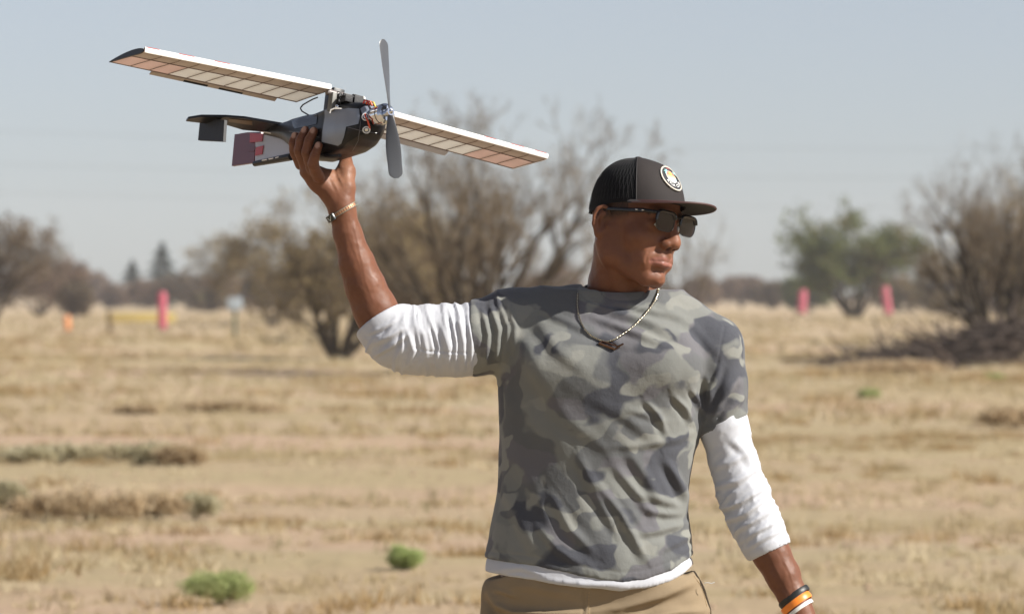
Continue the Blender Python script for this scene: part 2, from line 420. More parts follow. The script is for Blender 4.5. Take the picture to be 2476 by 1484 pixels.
# ---- branching plants
def grow(base, height, spread, stems, levels, seed, r0, fine=1.0, vase=.75, wig=.16, kids=5, lean=(0, 0), seg=6, up=.05):
    """returns tube mesh arrays for limbs (level 0-1) and twigs (deeper), and twig points"""
    r = np.random.default_rng(seed); limbs, twigs, tips = [], [], []
    def chain(p, d, L, rad, lev):
        n = max(3, int(seg - lev * .6)); P = [p]; D = []
        for i in range(n):
            d = d + r.normal(0, wig * (1 + .35 * lev), 3); d[2] += up * (1 if lev else .6); d /= np.linalg.norm(d); p = p + d * L / n
            if p[2] < .05: p[2] = .05
            P.append(p.copy()); D.append(d.copy())
        P = np.array(P); R = rad * (1 - .72 * np.linspace(0, 1, len(P)))
        (limbs if lev <= 1 else twigs).append((P, R))
        if lev >= levels: tips.append(P); return
        k = kids + (1 if lev == 0 else 0) - (1 if lev >= 3 else 0); k = max(2, int(round(k * r.uniform(.75, 1.25))))
        for j in range(k):
            t = r.uniform(.28 if lev else .22, 1.0); i = min(int(t * n), n - 1); q = P[i] + (P[i + 1] - P[i]) * (t * n - i)
            a = r.normal(0, 1, 3); a -= D[i] * (a @ D[i]); a /= np.linalg.norm(a) + 1e-9; an = math.radians(r.uniform(18, 55))
            chain(q, D[i] * math.cos(an) + a * math.sin(an), L * r.uniform(.42, .68) * (1.1 - .35 * t), max(rad * (1 - .7 * t) * .62, .0022 * fine), lev + 1)
    for s in range(stems):
        a = 2 * math.pi * (s + r.uniform(-.3, .3)) / stems; e_ = vase * r.uniform(.35, 1.0)
        d = np.array([math.cos(a) * e_ * spread / height + lean[0], math.sin(a) * e_ * spread / height * .8 + lean[1], 1.0]); d /= np.linalg.norm(d)
        chain(np.array(base, float) + np.array([math.cos(a), math.sin(a), 0]) * r0 * 1.2, d, height * r.uniform(.62, .82), r0 * r.uniform(.6, 1), 0)
    return limbs, twigs, tips
def tubes(chs, ns):
    V, F, n = [], [], 0; ang = np.arange(ns) / ns * 2 * math.pi; ca, sa = np.cos(ang), np.sin(ang)
    for P, R in chs:
        T = np.gradient(P, axis=0); T /= np.linalg.norm(T, axis=1)[:, None] + 1e-9
        ref = np.where(np.abs(T[:, 2:3]) > .9, [[1.0, 0, 0]], [[0, 0, 1.0]]); X = np.cross(T, ref); X /= np.linalg.norm(X, axis=1)[:, None] + 1e-9; Y = np.cross(T, X)
        ring = P[:, None] + R[:, None, None] * (X[:, None] * ca[None, :, None] + Y[:, None] * sa[None, :, None]); V.append(ring.reshape(-1, 3)); m = len(P)
        i = np.arange(m - 1)[:, None] * ns; j = np.arange(ns)[None]; j2 = (j + 1) % ns
        F.append((np.stack([i + j, i + j2, i + ns + j2, i + ns + j], -1) + n).reshape(-1, 4)); n += m * ns
    return np.concatenate(V), np.concatenate(F)
def leaf_cloud(tips, per, size, seed, jit=.12, slim=.35):
    r = np.random.default_rng(seed); P = np.concatenate(tips); P = P[r.integers(0, len(P), per)] + r.normal(0, jit, (per, 3)) * np.array([1, 1, .8])
    P[:, 2] = np.maximum(P[:, 2], .04)
    a = r.normal(0, 1, (per, 3)); a /= np.linalg.norm(a, axis=1)[:, None]; b_ = np.cross(a, r.normal(0, 1, (per, 3))); b_ /= np.linalg.norm(b_, axis=1)[:, None]
    s = size * r.uniform(.5, 1.3, per)[:, None]; V = np.stack([P - b_ * s * slim, P + b_ * s * slim, P + a * s], 1).reshape(-1, 3); return V, np.arange(3 * per).reshape(per, 3)
def bark(name, c, c2): 
    m, nt, b, out = new_mat(name); co = coords(nt); nt.links.new(mix(nt, noise(nt, co, 4, 5, .7), c, c2), b.inputs['Base Color']); b.inputs['Roughness'].default_value = .9; b.inputs['Specular IOR Level'].default_value = .15; return m
m_bark = bark('mesquite_bark', (.055, .042, .031), (.10, .08, .055)); m_twig = bark('mesquite_twigs', (.125, .095, .062), (.21, .16, .105)); m_dead = bark('dead_wood', (.050, .038, .032), (.10, .075, .06))
m_pod = grass_mat('dry_mesquite_leaf', (.22, .17, .09), (.32, .26, .14), None, .3); m_green = grass_mat('dull_green_leaf', (.12, .15, .05), (.19, .22, .09), (.24, .20, .11), .35)
m_dark = grass_mat('dark_scrub_leaf', (.14, .11, .08), (.20, .155, .105), (.15, .15, .07), .2); m_purple = grass_mat('mauve_brown_scrub', (.19, .135, .10), (.27, .20, .145), None, .25)
m_blue = grass_mat('conifer_needles', (.035, .060, .050), (.06, .09, .065), None, .15); m_bush = grass_mat('fresh_green_leaf', (.42, .52, .20), (.56, .66, .32), (.46, .42, .26), .5)
def tree(px, py, hpx, wpx, seed, label, name='mesquite_tree', cat='tree', group=None, stems=6, levels=4, kids=5, r0=.14, leaves=6000, lsize=.10, mats=None, fine=1.0, vase=.75, up=.05, wig=.16, lean=(0, 0), jit=.14, dist=None, slim=.3):
    base, d = ground_at(px, py)
    if dist: d = dist; base = np.array([(px - 1238.) / F_PX * d, d - CAM_D, 0.])
    base[2] = gz(base[0:1], base[1:2])[0]; mpp = d / F_PX; Hm, Wm = hpx * mpp, wpx * mpp
    o = empty(name, base, label, cat, group)
    L, T, tips = grow(base, Hm, Wm * .5, stems, levels, seed, r0, fine, vase, wig, kids, lean, up=up)
    # fit the crown to its measured height and width
    A_ = np.concatenate([p for p, _ in L + T]); sx = Wm / (np.percentile(A_[:, 0], 99.3) - np.percentile(A_[:, 0], .7)); sz = Hm / (np.percentile(A_[:, 2], 99.7) - base[2])
    f = lambda P: base + (P - base) * np.array([sx, sx, sz])
    L = [(f(P), R) for P, R in L]; T = [(f(P), R) for P, R in T]; tips = [f(P) for P in tips]
    mb_, mt_, ml_ = mats or (m_bark, m_twig, m_pod)
    V, F = tubes(L, 6); mesh('limbs', V, F, mb_, o)
    V, F = tubes(T, 3); tag(mesh('twigs', V, F, mt_, o, False), kind='stuff')
    if leaves: V, F = leaf_cloud(tips, leaves, lsize, seed + 1, jit, slim); tag(mesh('foliage', V, F, ml_, o, False), kind='stuff')
    return o
def bush(px, py, hpx, wpx, seed, label, mat_, name='scrub_bush', cat='bush', group=None, n=5000, leaf=None, dist=None, lobes=7, stem_mat=None, depth=.8, zlo=.35):
    base, d = ground_at(px, py)
    if dist: d = dist; base = np.array([(px - 1238.) / F_PX * d, d - CAM_D, 0.])
    base[2] = gz(base[0:1], base[1:2])[0]; mpp = d / F_PX; Hm, Wm = hpx * mpp, wpx * mpp; r = np.random.default_rng(seed)
    o = empty(name, base, label, cat, group)
    lc = np.stack([r.uniform(-.38, .38, lobes) * Wm, r.uniform(-.3, .3, lobes) * Wm * depth, r.uniform(zlo, .72, lobes) * Hm], 1); lr = np.stack([r.uniform(.18, .32, lobes) * Wm, r.uniform(.18, .32, lobes) * Wm * depth, r.uniform(.28, .36, lobes) * Hm], 1)
    k = r.integers(0, lobes, n); u = r.normal(0, 1, (n, 3)); u /= np.linalg.norm(u, axis=1)[:, None]; rad = r.uniform(.25, 1.0, n)[:, None] ** .5 * (1 + .18 * r.normal(0, 1, (n, 1)))
    P = base + lc[k] + u * rad * lr[k]; P[:, 2] = np.clip(P[:, 2], base[2] + .01, base[2] + Hm * 1.08)
    lf = leaf or Hm * .07; a = r.normal(0, 1, (n, 3)) + np.array([0, 0, .9]); a /= np.linalg.norm(a, axis=1)[:, None]; b_ = np.cross(a, r.normal(0, 1, (n, 3))); b_ /= np.linalg.norm(b_, axis=1)[:, None]
    s = lf * r.uniform(.5, 1.4, n)[:, None]; V = np.stack([P - b_ * s * .28, P + b_ * s * .28, P + a * s], 1).reshape(-1, 3)
    tag(mesh('foliage', V, np.arange(3 * n).reshape(n, 3), mat_, o, False), kind='stuff')
    ch = []
    for i in range(14):
        c = base + lc[i % lobes] + r.normal(0, .06, 3) * Wm * .4; c[2] = max(c[2], base[2] + Hm * .3); m_ = base + (c - base) * .5 + r.normal(0, .05, 3) * Hm; ch.append((np.array([base, m_, c, c + (c - m_) * .5]), np.array([.03, .022, .014, .005]) * Hm * .5))
    V, F = tubes(ch, 4); tag(mesh('stems', V, F, stem_mat or m_bark, o, True), kind='stuff'); return o

# the trees of the picture, left to right, front to back
tree(1165, 905, 665, 800, 21, 'large bare mesquite tree with fanned limbs behind the man\'s raised arm', stems=10, levels=4, kids=5, r0=.16, leaves=0, vase=1.5, up=.075, wig=.09, fine=2.5)
tree(1110, 890, 500, 420, 24, 'smaller bare mesquite whose branches cross the large one from the left', stems=7, levels=4, kids=5, r0=.11, leaves=1500, lsize=.10, vase=1.0, up=.06, wig=.12, jit=.1, fine=1.6, dist=132)
tree(820, 872, 420, 500, 33, 'dense twiggy brown mesquite to the left of the raised forearm', stems=9, levels=4, kids=6, r0=.11, leaves=4500, lsize=.13, vase=1.15, up=.035, jit=.2, fine=1.5)
tree(660, 800, 250, 340, 39, 'low brown mesquite left of the dense twiggy one', stems=8, levels=4, kids=5, r0=.10, leaves=7000, lsize=.2, vase=1.2, up=.03, jit=.25, dist=230, fine=1.8)
tree(980, 850, 330, 330, 37, 'low brown mesquite filling the gap between two bigger mesquites', stems=7, levels=4, kids=5, r0=.09, leaves=7000, lsize=.15, vase=1.0, up=.03, jit=.2, dist=150, fine=1.5)
tree(-35, 800, 275, 370, 45, 'dark twiggy mesquite cut by the left edge of the picture', stems=12, levels=4, kids=5, r0=.15, leaves=3500, lsize=.2, vase=1.0, up=.10, jit=.15, dist=200, mats=(m_bark, m_twig, m_dark), fine=2.0)
tree(2065, 757, 268, 330, 52, 'fan-shaped green-leaved tree standing beyond the two slanting pink stakes', 'desert_tree', stems=12, levels=3, kids=5, r0=.18, leaves=8500, lsize=.30, vase=1.25, up=.05, wig=.05, jit=.20, dist=300, mats=(m_bark, m_twig, m_green), fine=2.5)
tree(2420, 878, 545, 560, 63, 'tall bare mesquite with upright branches at the right edge of the picture', stems=11, levels=4, kids=5, r0=.11, leaves=0, vase=1.5, up=.10, wig=.09, fine=1.6)
tree(2480, 860, 420, 380, 65, 'bare mesquite partly cut off by the right edge of the picture', stems=8, levels=4, kids=5, r0=.11, leaves=2500, lsize=.12, vase=1.0, up=.06, wig=.12, jit=.12, fine=1.6, dist=140)
tree(2350, 775, 150, 400, 66, 'spreading brown mesquite thicket behind the tall bare one at right', stems=8, levels=4, kids=5, r0=.12, leaves=12000, lsize=.34, vase=1.3, up=.02, jit=.3, dist=400, fine=2.2)
tree(1640, 850, 330, 260, 68, 'thin bare mesquite showing faintly to the right of the man\'s face', stems=5, levels=3, kids=5, r0=.07, leaves=400, lsize=.12, vase=1.1, up=.03, jit=.15, dist=170, fine=1.2)
# heap of dead branches at the foot of the right-hand mesquite
base, d = ground_at(2260, 884); o = empty('branch_heap', base, 'low dark heap of dead branches lying under the right-hand mesquite', 'branch heap')
r = np.random.default_rng(5); ch = []; m2 = d / F_PX
for i in range(800):
    t = r.uniform(0, 1) ** .7; x = base[0] + (-245 + 450 * t) * m2; hh = (10 + 110 * t ** 1.7) * m2; p = np.array([x + r.normal(0, 12) * m2, base[1] + r.normal(0, 1.2), r.uniform(.02, 1) * hh]); L = r.uniform(.3, 1.3); a = r.normal(0, 1, 3) * np.array([1, .7, .35]); a[0] -= .4; a[2] -= .1; a /= np.linalg.norm(a)
    P = [p]
    for q in range(4): a = a + r.normal(0, .2, 3) * np.array([1, 1, .6]); a /= np.linalg.norm(a); p = p + a * L / 4; p[2] = max(p[2], .02); P.append(p.copy())
    ch.append((np.array(P), np.linspace(.042, .010, 5) * r.uniform(.4, 1.3)))
V, F = tubes(ch, 5); tag(mesh('dead_branches', V, F, m_dead, o, True), kind='stuff')
# far brush, conifers
for i, (px, top, base_y, w, dist, mt, lab) in enumerate([
    (95, 655, 800, 230, 330, m_purple, 'mauve-brown bush beside the mesquite at the left edge'), (175, 690, 795, 90, 300, m_dark, 'dark rounded bush nearest the gap left of the tall pink stake'),
    (222, 640, 755, 80, 700, m_purple, 'pale far bush in the sky gap at the left'), (285, 672, 752, 90, 560, m_purple, 'mauve bush at the foot of the smaller conifer'),
    (360, 655, 756, 110, 520, m_purple, 'mauve bush right behind the tall pink stake'), (455, 640, 762, 150, 480, m_dark, 'dark olive bush right of the taller conifer'),
    (560, 628, 765, 150, 450, m_purple, 'brown bush behind the white sign'), (650, 650, 770, 120, 430, m_dark, 'dark low bush right of the white sign'), (505, 690, 770, 90, 400, m_dark, 'small dark bush left of the white sign'),
    (1700, 652, 758, 110, 520, m_purple, 'brown bush nearest the man\'s shoulder on the right'), (1790, 650, 756, 120, 560, m_purple, 'rounded mauve bush in the row right of the shoulder'),
    (1860, 665, 758, 90, 500, m_dark, 'dark bush left of the nearer pink stake'), (1960, 640, 762, 130, 430, m_green, 'dark green bush below the fan-shaped tree'), (2170, 650, 762, 150, 420, m_purple, 'brown bush behind the right-hand pink stake'),
    (2290, 640, 765, 160, 400, m_purple, 'brown bush beyond the thicket at right'), (2430, 620, 768, 170, 380, m_dark, 'dark bush at the far right edge'), (1610, 690, 760, 100, 540, m_purple, 'brown far bush just behind the man\'s collar'),
    (760, 640, 765, 160, 480, m_purple, 'brown far bush behind the dense mesquite'), (1090, 650, 768, 200, 470, m_purple, 'brown far bush behind the big mesquite trunk'), (905, 655, 768, 150, 500, m_dark, 'dark far bush beneath the raised forearm'), (1330, 640, 768, 180, 460, m_purple, 'brown far bush left of the man\'s neck')]):
    bush(px, base_y, (base_y - top) * (.72 if 0 < i < 20 and i != 1 else .95), w * .9, 100 + i, lab, mt, group='far scrub bushes along the horizon', n=6500, leaf=dist * .00075, dist=dist, lobes=8)
def conifer(px, base_y, hpx, wpx, dist, seed, label):
    base = np.array([(px - 1238.) / F_PX * dist, dist - CAM_D, 0.]); mpp = dist / F_PX; Hm, Wm = hpx * mpp, wpx * mpp; o = empty('conifer', base, label, 'conifer', 'far conifers')
    mesh('trunk', *tubes([(np.array([base, base + [0, 0, Hm * .5], base + [0, 0, Hm * .98]]), np.array([.18, .12, .03]))], 6), m_bark, o)
    r = np.random.default_rng(seed); n = 9000; t = r.uniform(.06, 1, n); tier = (1 - t ** 1.6) ** .9 * (.75 + .35 * np.sin(t * 46)) ; a = r.uniform(0, 2 * math.pi, n); lump = 1 + .35 * vnoise(np.stack([np.cos(a) * 2, np.sin(a) * 2, t * 7], 1), seed); q = tier * np.sqrt(r.uniform(.1, 1, n)) * Wm / 2 * lump
    P = base + np.stack([np.cos(a) * q, np.sin(a) * q, t * Hm - q * .25], 1); s = r.uniform(.12, .34, n)[:, None] * (.5 + Hm / 16); dd = np.stack([np.cos(a), np.sin(a), np.full(n, -.3)], 1) + r.normal(0, .4, (n, 3)); dd /= np.linalg.norm(dd, axis=1)[:, None]; b_ = np.cross(dd, r.normal(0, 1, (n, 3))); b_ /= np.linalg.norm(b_, axis=1)[:, None]
    V = np.stack([P - b_ * s * .3, P + b_ * s * .3, P + dd * s], 1).reshape(-1, 3); tag(mesh('foliage', V, np.arange(3 * n).reshape(n, 3), m_blue, o, False), kind='stuff')
conifer(320, 752, 112, 84, 640, 1, 'smaller of the two far conifers, on the left'); conifer(392, 754, 158, 112, 600, 2, 'taller of the two far conifers, above the pink stake')
# near low shrubs
bush(530, 1462, 84, 140, 201, 'round bright green shrub nearest the camera at lower left', m_bush, 'green_shrub', 'shrub', 'bright green shrubs in the grass', n=9000, leaf=.015, lobes=16, zlo=.36)
bush(975, 1380, 58, 92, 202, 'smaller round green shrub left of the man\'s hip', m_bush, 'green_shrub', 'shrub', 'bright green shrubs in the grass', n=6000, leaf=.014, lobes=15, zlo=.36)
bush(2102, 962, 15, 46, 203, 'small green shrub on the plain right of the sleeve', m_bush, 'green_shrub', 'shrub', 'bright green shrubs in the grass', n=1800, leaf=.06)
bush(2410, 920, 12, 40, 204, 'tiny green shrub in front of the right-hand mesquite', m_bush, 'green_shrub', 'shrub', 'bright green shrubs in the grass', n=1500, leaf=.06)
m_sage = grass_mat('sage_leaf', (.55, .53, .37), (.66, .62, .45), (.58, .48, .32), .55); m_weed = grass_mat('brown_weed', (.58, .47, .31), (.70, .59, .42), None, .55)
for i, (px, py, h_, w_, mt, lab) in enumerate([
    (60, 1118, 34, 160, m_sage, 'grey-green weed clump farther back at the left edge'), (200, 1116, 42, 150, m_sage, 'grey-green weed clump with tall stalks, farther strip'), (330, 1128, 46, 150, m_sage, 'rounded grey-green weed clump, farther strip'), (440, 1130, 46, 110, m_weed, 'brown weed clump ending the farther strip'),
    (20, 1242, 58, 90, m_sage, 'grey-green weed clump nearer the camera at the left edge'), (120, 1262, 54, 170, m_weed, 'brown weed clump second from the left edge, nearer strip'), (250, 1268, 66, 170, m_weed, 'largest brown weed clump of the nearer strip'), (370, 1264, 56, 150, m_weed, 'brown weed clump right of the largest, nearer strip'), (470, 1258, 50, 110, m_sage, 'low weed clump ending the nearer strip'),
    (2450, 1040, 36, 160, m_weed, 'brown weed clump at the right edge, mid distance'), (1300, 1120, 20, 200, m_weed, 'low brown weed strip left of the shirt'), (560, 1000, 22, 210, m_weed, 'low dark weed strip on the mid plain'), (330, 1003, 16, 80, m_weed, 'small brown weed patch on the mid plain'), (2170, 905, 26, 260, m_weed, 'low weed strip in front of the dead branches')]):
    bush(px, py, h_ * 1.25, w_ * 1.1, 300 + i, lab, mt, 'weed_clump', 'weed clump', 'weed clumps on the plain', n=1500, leaf=(ground_at(px, py)[1]) * .0011, lobes=10, depth=.5)
# stakes, sign, orange marker, small posts
m_pink = simple('pink_plastic', (.58, .12, .17), .5, .06, 3, transl=.25); m_orange = simple('orange_plastic', (.62, .24, .08), .5, .05, 3); m_green_post = simple('green_steel_post', (.07, .10, .06), .6); m_sign = simple('sign_face', (.42, .48, .52), .4, .03, 3)
def stake(px, py, hpx, wpx, tilt, label, mt=None, name='marker_stake', cat='marker stake', group='pink marker stakes'):
    base, d = ground_at(px, py); m2 = d / F_PX; o = empty(name, base, label, cat, group); H_, R_ = hpx * m2, wpx * m2 / 2; tl_ = math.radians(tilt)
    ax = np.array([math.sin(tl_), 0, math.cos(tl_)]); b0 = base - ax * .05
    mb = MB(); mb.tube([b0, base + ax * H_ * .06], [R_ * 1.25, R_ * 1.2], 20); mb.build('base_collar', m_dark2, o)
    mb = MB(); mb.tube([base + ax * H_ * .05, base + ax * H_ * .93, base + ax * H_ * .985, base + ax * H_], [R_, R_, R_ * .8, R_ * .3], 20); mb.build('sleeve', mt or m_pink, o)
m_dark2 = simple('dark_base', (.10, .06, .05), .7)
stake(392, 800, 95, 21, 0, 'tall upright pink marker stake below the taller conifer'); stake(1938, 760, 60, 20, 3, 'left one of the two pink stakes on the right, leaning slightly right')
stake(2149, 763, 72, 19, -8, 'right one of the two pink stakes on the right, leaning left'); stake(164, 800, 38, 16, -4, 'short orange marker stake near the left edge', m_orange, group=None)
stake(268, 803, 52, 14, -3, 'short brown post between the orange and the tall pink stake', simple('brown_post', (.16, .11, .05), .8), 'wooden_post', 'post', None)
base, d = ground_at(568, 822); m2 = d / F_PX; o = empty('sign', base, 'small pale rectangular sign on a thin green post', 'sign')
mb = MB(); mb.box(base + np.array([0, 0, 45 * m2]), (4.0 * m2, .03, 45 * m2), None, .01); mb.build('post', m_green_post, o)
mb = MB(); mb.box(base + np.array([0, -.06, 88 * m2]), (18 * m2, .02, 15 * m2), None, .008); mb.build('sign_plate', m_sign, o)
base, d = ground_at(340, 782); o = empty('yellow_barrier', np.array(base), 'low yellow barrier strip behind the orange stake', 'barrier'); m2 = d / F_PX
mb = MB(); mb.box(base + np.array([0, 0, 14 * m2]), (85 * m2, .08, 11 * m2), None, .02); mb.build('panel', simple('faded_yellow', (.55, .42, .13), .7, .15, 1), o)
for q in (-1, 0, 1): mb = MB(); mb.box(base + np.array([q * 70 * m2, .14, 13 * m2]), (2.5 * m2, .05, 13 * m2)); mb.build('post', m_green_post, o)
# three faint overhead cables far beyond the trees
m_cable = simple('cable_grey', (.13, .13, .14), .6)
for i, (yl, yr, wd) in enumerate(((318, 362, 1), (397, 430, 1), (466, 500, .8))):
    D_ = 420.0; pts_ = []
    for t in np.linspace(-.6, 1.6, 24):
        x = (t * 2476 - 1238) / F_PX * (D_ + CAM_D); z = CAM_H + (HOR - (yl + (yr - yl) * t)) / F_PX * (D_ + CAM_D) + 1.6 * ((t - .5) ** 2 - .25); pts_.append((x, D_, z))
    mb = MB(); mb.tube(pts_, .014 * wd, 5); tag(mb.build('overhead_cable', m_cable), ('highest', 'middle', 'lowest')[i] + ' of three faint overhead cables across the sky', 'cable', 'overhead cables')
# dusty air
hz_, nt, b, out = new_mat('dusty_air'); nt.nodes.remove(b); pv = nt.nodes.new('ShaderNodeVolumePrincipled'); pv.inputs['Color'].default_value = (.90, .93, 1.0, 1); pv.inputs['Density'].default_value = .00026; pv.inputs['Anisotropy'].default_value = .2
nt.links.new(pv.outputs[0], out.inputs['Volume'])
mb = MB(); mb.box((0, 480, 9.5), (1500, 520, 11.0)); hazeo = mb.build('haze', hz_, smooth=False); tag(hazeo, 'thin dusty air over the plain', kind='stuff')
# ------------------------------------------------------------------ head frame
O_H = W(1519, 540, -0.01)
yaw, pit, rol = math.radians(52), math.radians(4), math.radians(7.5)
Fh = np.array([math.sin(yaw), -math.cos(yaw), 0.0]); Lh = np.array([math.cos(yaw), math.sin(yaw), 0.0]); Uh = np.array([0, 0, 1.0])
Fh, Uh = Fh * math.cos(pit) - Uh * math.sin(pit), Uh * math.cos(pit) + Fh * math.sin(pit)
Lh, Uh = Lh * math.cos(rol) - Uh * math.sin(rol), Uh * math.cos(rol) + Lh * math.sin(rol)
MH = np.stack([Lh, Fh, Uh], 1)                 # columns: his left, forward, up
def H(u, v, w): return O_H + MH @ np.array([u, v, w])
def toH(V): return (V - O_H) @ MH

PXM = 1 / 1300.0
def WC(S, pts, k=.01, op='u', grow=0.0):
    """pts: (px, py, dy, radius_px)"""
    P = [W(a, b, c) for a, b, c, r in pts]; R = [r * PXM * (1 + c / CAM_D) + grow for a, b, c, r in pts]
    return S.chain(P, R, k, op)
def rows(tab, grow=0.0):
    out = []
    for py, l, r, cy, bf, bb in tab:
        a = W(l, py, cy); b = W(r, py, cy)
        out.append((a[2], (a[0] + b[0]) / 2, cy, (b[0] - a[0]) / 2 + grow, bf + grow, bb + grow))
    return out
TORSO = [(700, 1330, 1640, .03, .055, .06), (730, 1270, 1690, .03, .075, .085), (780, 1228, 1725, .03, .098, .10), (850, 1208, 1722, .03, .120, .11), (910, 1204, 1708, .03, .130, .11),
         (980, 1205, 1700, .03, .130, .105), (1060, 1206, 1690, .03, .122, .10), (1130, 1206, 1672, .03, .116, .095), (1200, 1200, 1664, .03, .114, .095),
         (1260, 1190, 1664, .03, .116, .10), (1310, 1179, 1672, .03, .119, .105), (1360, 1168, 1682, .03, .121, .11), (1440, 1163, 1692, .03, .122, .115)]

# ------------------------------------------------------------------ skin: one continuous figure
body = Solid()
body.ell(H(0, .012, .036), (.073, .088, .080), MH, k=0)
body.ell(H(0, .046, -.012), (.059, .050, .070), MH, k=.02)
for s in (-1, 1):
    body.cone(H(s * .046, .004, -.059), H(s * .016, .068, -.098), .0185, .0175, k=.022)
    body.cone(H(s * .052, .004, -.020), H(s * .049, .006, -.062), .022, .021, k=.02)
body.ell(H(0, .038, -.072), (.044, .042, .034), MH, k=.02)
body.ell(H(0, .080, -.098), (.020, .016, .0155), MH, k=.010)

for s in (-1, 1):
    body.ell(H(s * .041, .062, -.026), (.024, .020, .020), MH, k=.03)
    body.cone(H(s * .040, .086, .020), H(s * .010, .097, .014), .009, .010, k=.016)
    body.ell(H(s * .034, .110, -.002), (.016, .017, .011), MH, k=.016, op='s')
    body.ell(H(s * .0345, .081, -.001), (.0165, .0125, .0125), MH, k=.006)
    body.ell(H(s * .0345, .096, -.002), (.0115, .009, .0024), MH, k=.003, op='s')
body.ell(H(0, .072, -.056), (.034, .030, .030), MH, k=.018)
body.cone(H(0, .0945, .012), H(0, .1085, -.020), .0085, .0105, k=.016)
body.ell(H(0, .1105, -.0295), (.0140, .0130, .0118), MH, k=.009)
for s in (-1, 1):
    body.ell(H(s * .0150, .1015, -.0345), (.0098, .0120, .0092), MH, k=.008)
body.cone(H(0, .100, -.040), H(0, .1005, -.056), .006, .006, k=.008)
for s in (-1, 1):
    body.ell(H(s * .0075, .1075, -.0430), (.0046, .0068, .0055), MH, k=.002, op='s')
    body.cone(H(s * .0225, .096, -.041), H(s * .033, .083, -.060), .0018, .0024, k=.009, op='s')
    body.ell(H(s * .034, .070, -.066), (.013, .015, .018), MH, k=.024)          # pressed mouth corners
LIPU = [H(-.031, .0835, -.0655), H(-.012, .0985, -.0612), H(0, .1010, -.0618), H(.012, .0985, -.0612), H(.031, .0835, -.0655)]
LIPL = [H(-.030, .0835, -.0690), H(-.012, .0975, -.0715), H(0, .1005, -.0722), H(.012, .0975, -.0715), H(.030, .0835, -.0690)]
body.chain(LIPL, [.0035, .0056, .0060, .0056, .0035], k=.004)
body.chain(LIPU, [.0028, .0040, .0038, .0040, .0028], k=.004)
SLIT = [H(-.035, .0850, -.0675), H(-.012, .1035, -.0660), H(0, .1070, -.0660), H(.012, .1035, -.0660), H(.035, .0850, -.0675)]
body.chain(SLIT, [.0011] * 5, k=.0035, op='s')
body.cone(H(-.010, .1045, -.0825), H(.010, .1045, -.0825), .0042, .0042, k=.008, op='s')   # hollow above the chin
# ears
for s in (-1, 1):
    eo = H(s * .074, -.004, -.006); th = math.radians(33) * s
    ex = MH @ np.array([math.cos(th), math.sin(th) * 1, 0]); ey = MH @ np.array([-math.sin(th), math.cos(th), 0]); ez = MH @ np.array([0, 0, 1.0])
    tl = math.radians(-10); ey2 = ey * math.cos(tl) + ez * math.sin(tl); ez2 = ez * math.cos(tl) - ey * math.sin(tl)
    ME = np.stack([ex, ey2, ez2], 1)
    E = lambda a, b, c: eo + ME @ np.array([a * s, b, c])
    body.ell(E(.002, 0, -.002), (.0055, .0155, .026), ME, k=.006)
    body.ell(E(.009, .003, -.004), (.0075, .0090, .014), ME, k=.004, op='s')
    rim = [E(.006, .012, .010), E(.0085, .006, .0235), E(.0095, -.005, .0265), E(.0100, -.0145, .019), E(.0095, -.0175, .004), E(.0075, -.0145, -.011), E(.005, -.006, -.022)]
    body.chain(rim, [.0028, .0033, .0036, .0037, .0034, .0031, .0033], k=.003)
    body.chain([E(.008, -.008, .012), E(.008, -.010, -.002), E(.0065, -.004, -.013)], [.0016, .0022, .0024], k=.003)
    body.ell(E(.004, -.001, -.0245), (.0048, .0075, .0085), ME, k=.005)
    body.ell(E(.005, .0115, -.006), (.004, .004, .0065), ME, k=.004)
# neck
body.cone(H(0, -.002, -.035), W(1503, 690, .035), .056, .060, k=.02)
body.cone(W(1503, 690, .035), W(1500, 770, .045), .060, .060, k=.02)
body.cone(H(-.060, -.008, -.045), W(1530, 760, -.005), .013, .010, k=.02)
body.cone(H(.060, -.008, -.045), W(1560, 760, -.005), .013, .010, k=.02)
body.ell(W(1556, 702, -.014), (.010, .012, .012), k=.016)
# trunk, legs, feet (hidden by the clothes)
body.loft(rows([t for t in TORSO if 760 < t[0] < 1280], -.014), k=.02)
body.loft(rows([t for t in TORSO if t[0] >= 1200], -.034), k=.02)
WC(body, [(1500, 745, .03, 50), (1310, 775, .03, 50), (1150, 819, .02, 56), (945, 812, .01, 52), (925, 790, .01, 50)], k=.02)
WC(body, [(1500, 750, .03, 50), (1710, 848, .03, 58), (1746, 1000, .03, 42), (1782, 1160, .03, 40), (1796, 1180, .03, 40)], k=.02)
zc = lambda x, y, z: np.array([x, y, z])
for x0, x1, x2, y1, y2 in ((.085, .055, .030, -.03, .06), (.235, .275, .300, -.05, -.09)):
    body.cone(zc(x0, .03, .86), zc(x1, y1, .50), .082, .058, k=.02)
    body.cone(zc(x1, y1, .50), zc(x2, y2, .09), .056, .036, k=.02)
    body.cone(zc(x2, y2, .06), zc(x2, y2 - .14, .045), .034, .028, k=.02)
# raised forearm and wrist
WC(body, [(935, 806, .01, 56), (907, 748, .008, 53), (882, 690, .006, 48), (862, 635, .004, 42), (841, 565, .002, 34), (829, 515, 0, 31), (824, 490, 0, 31)], k=.012)
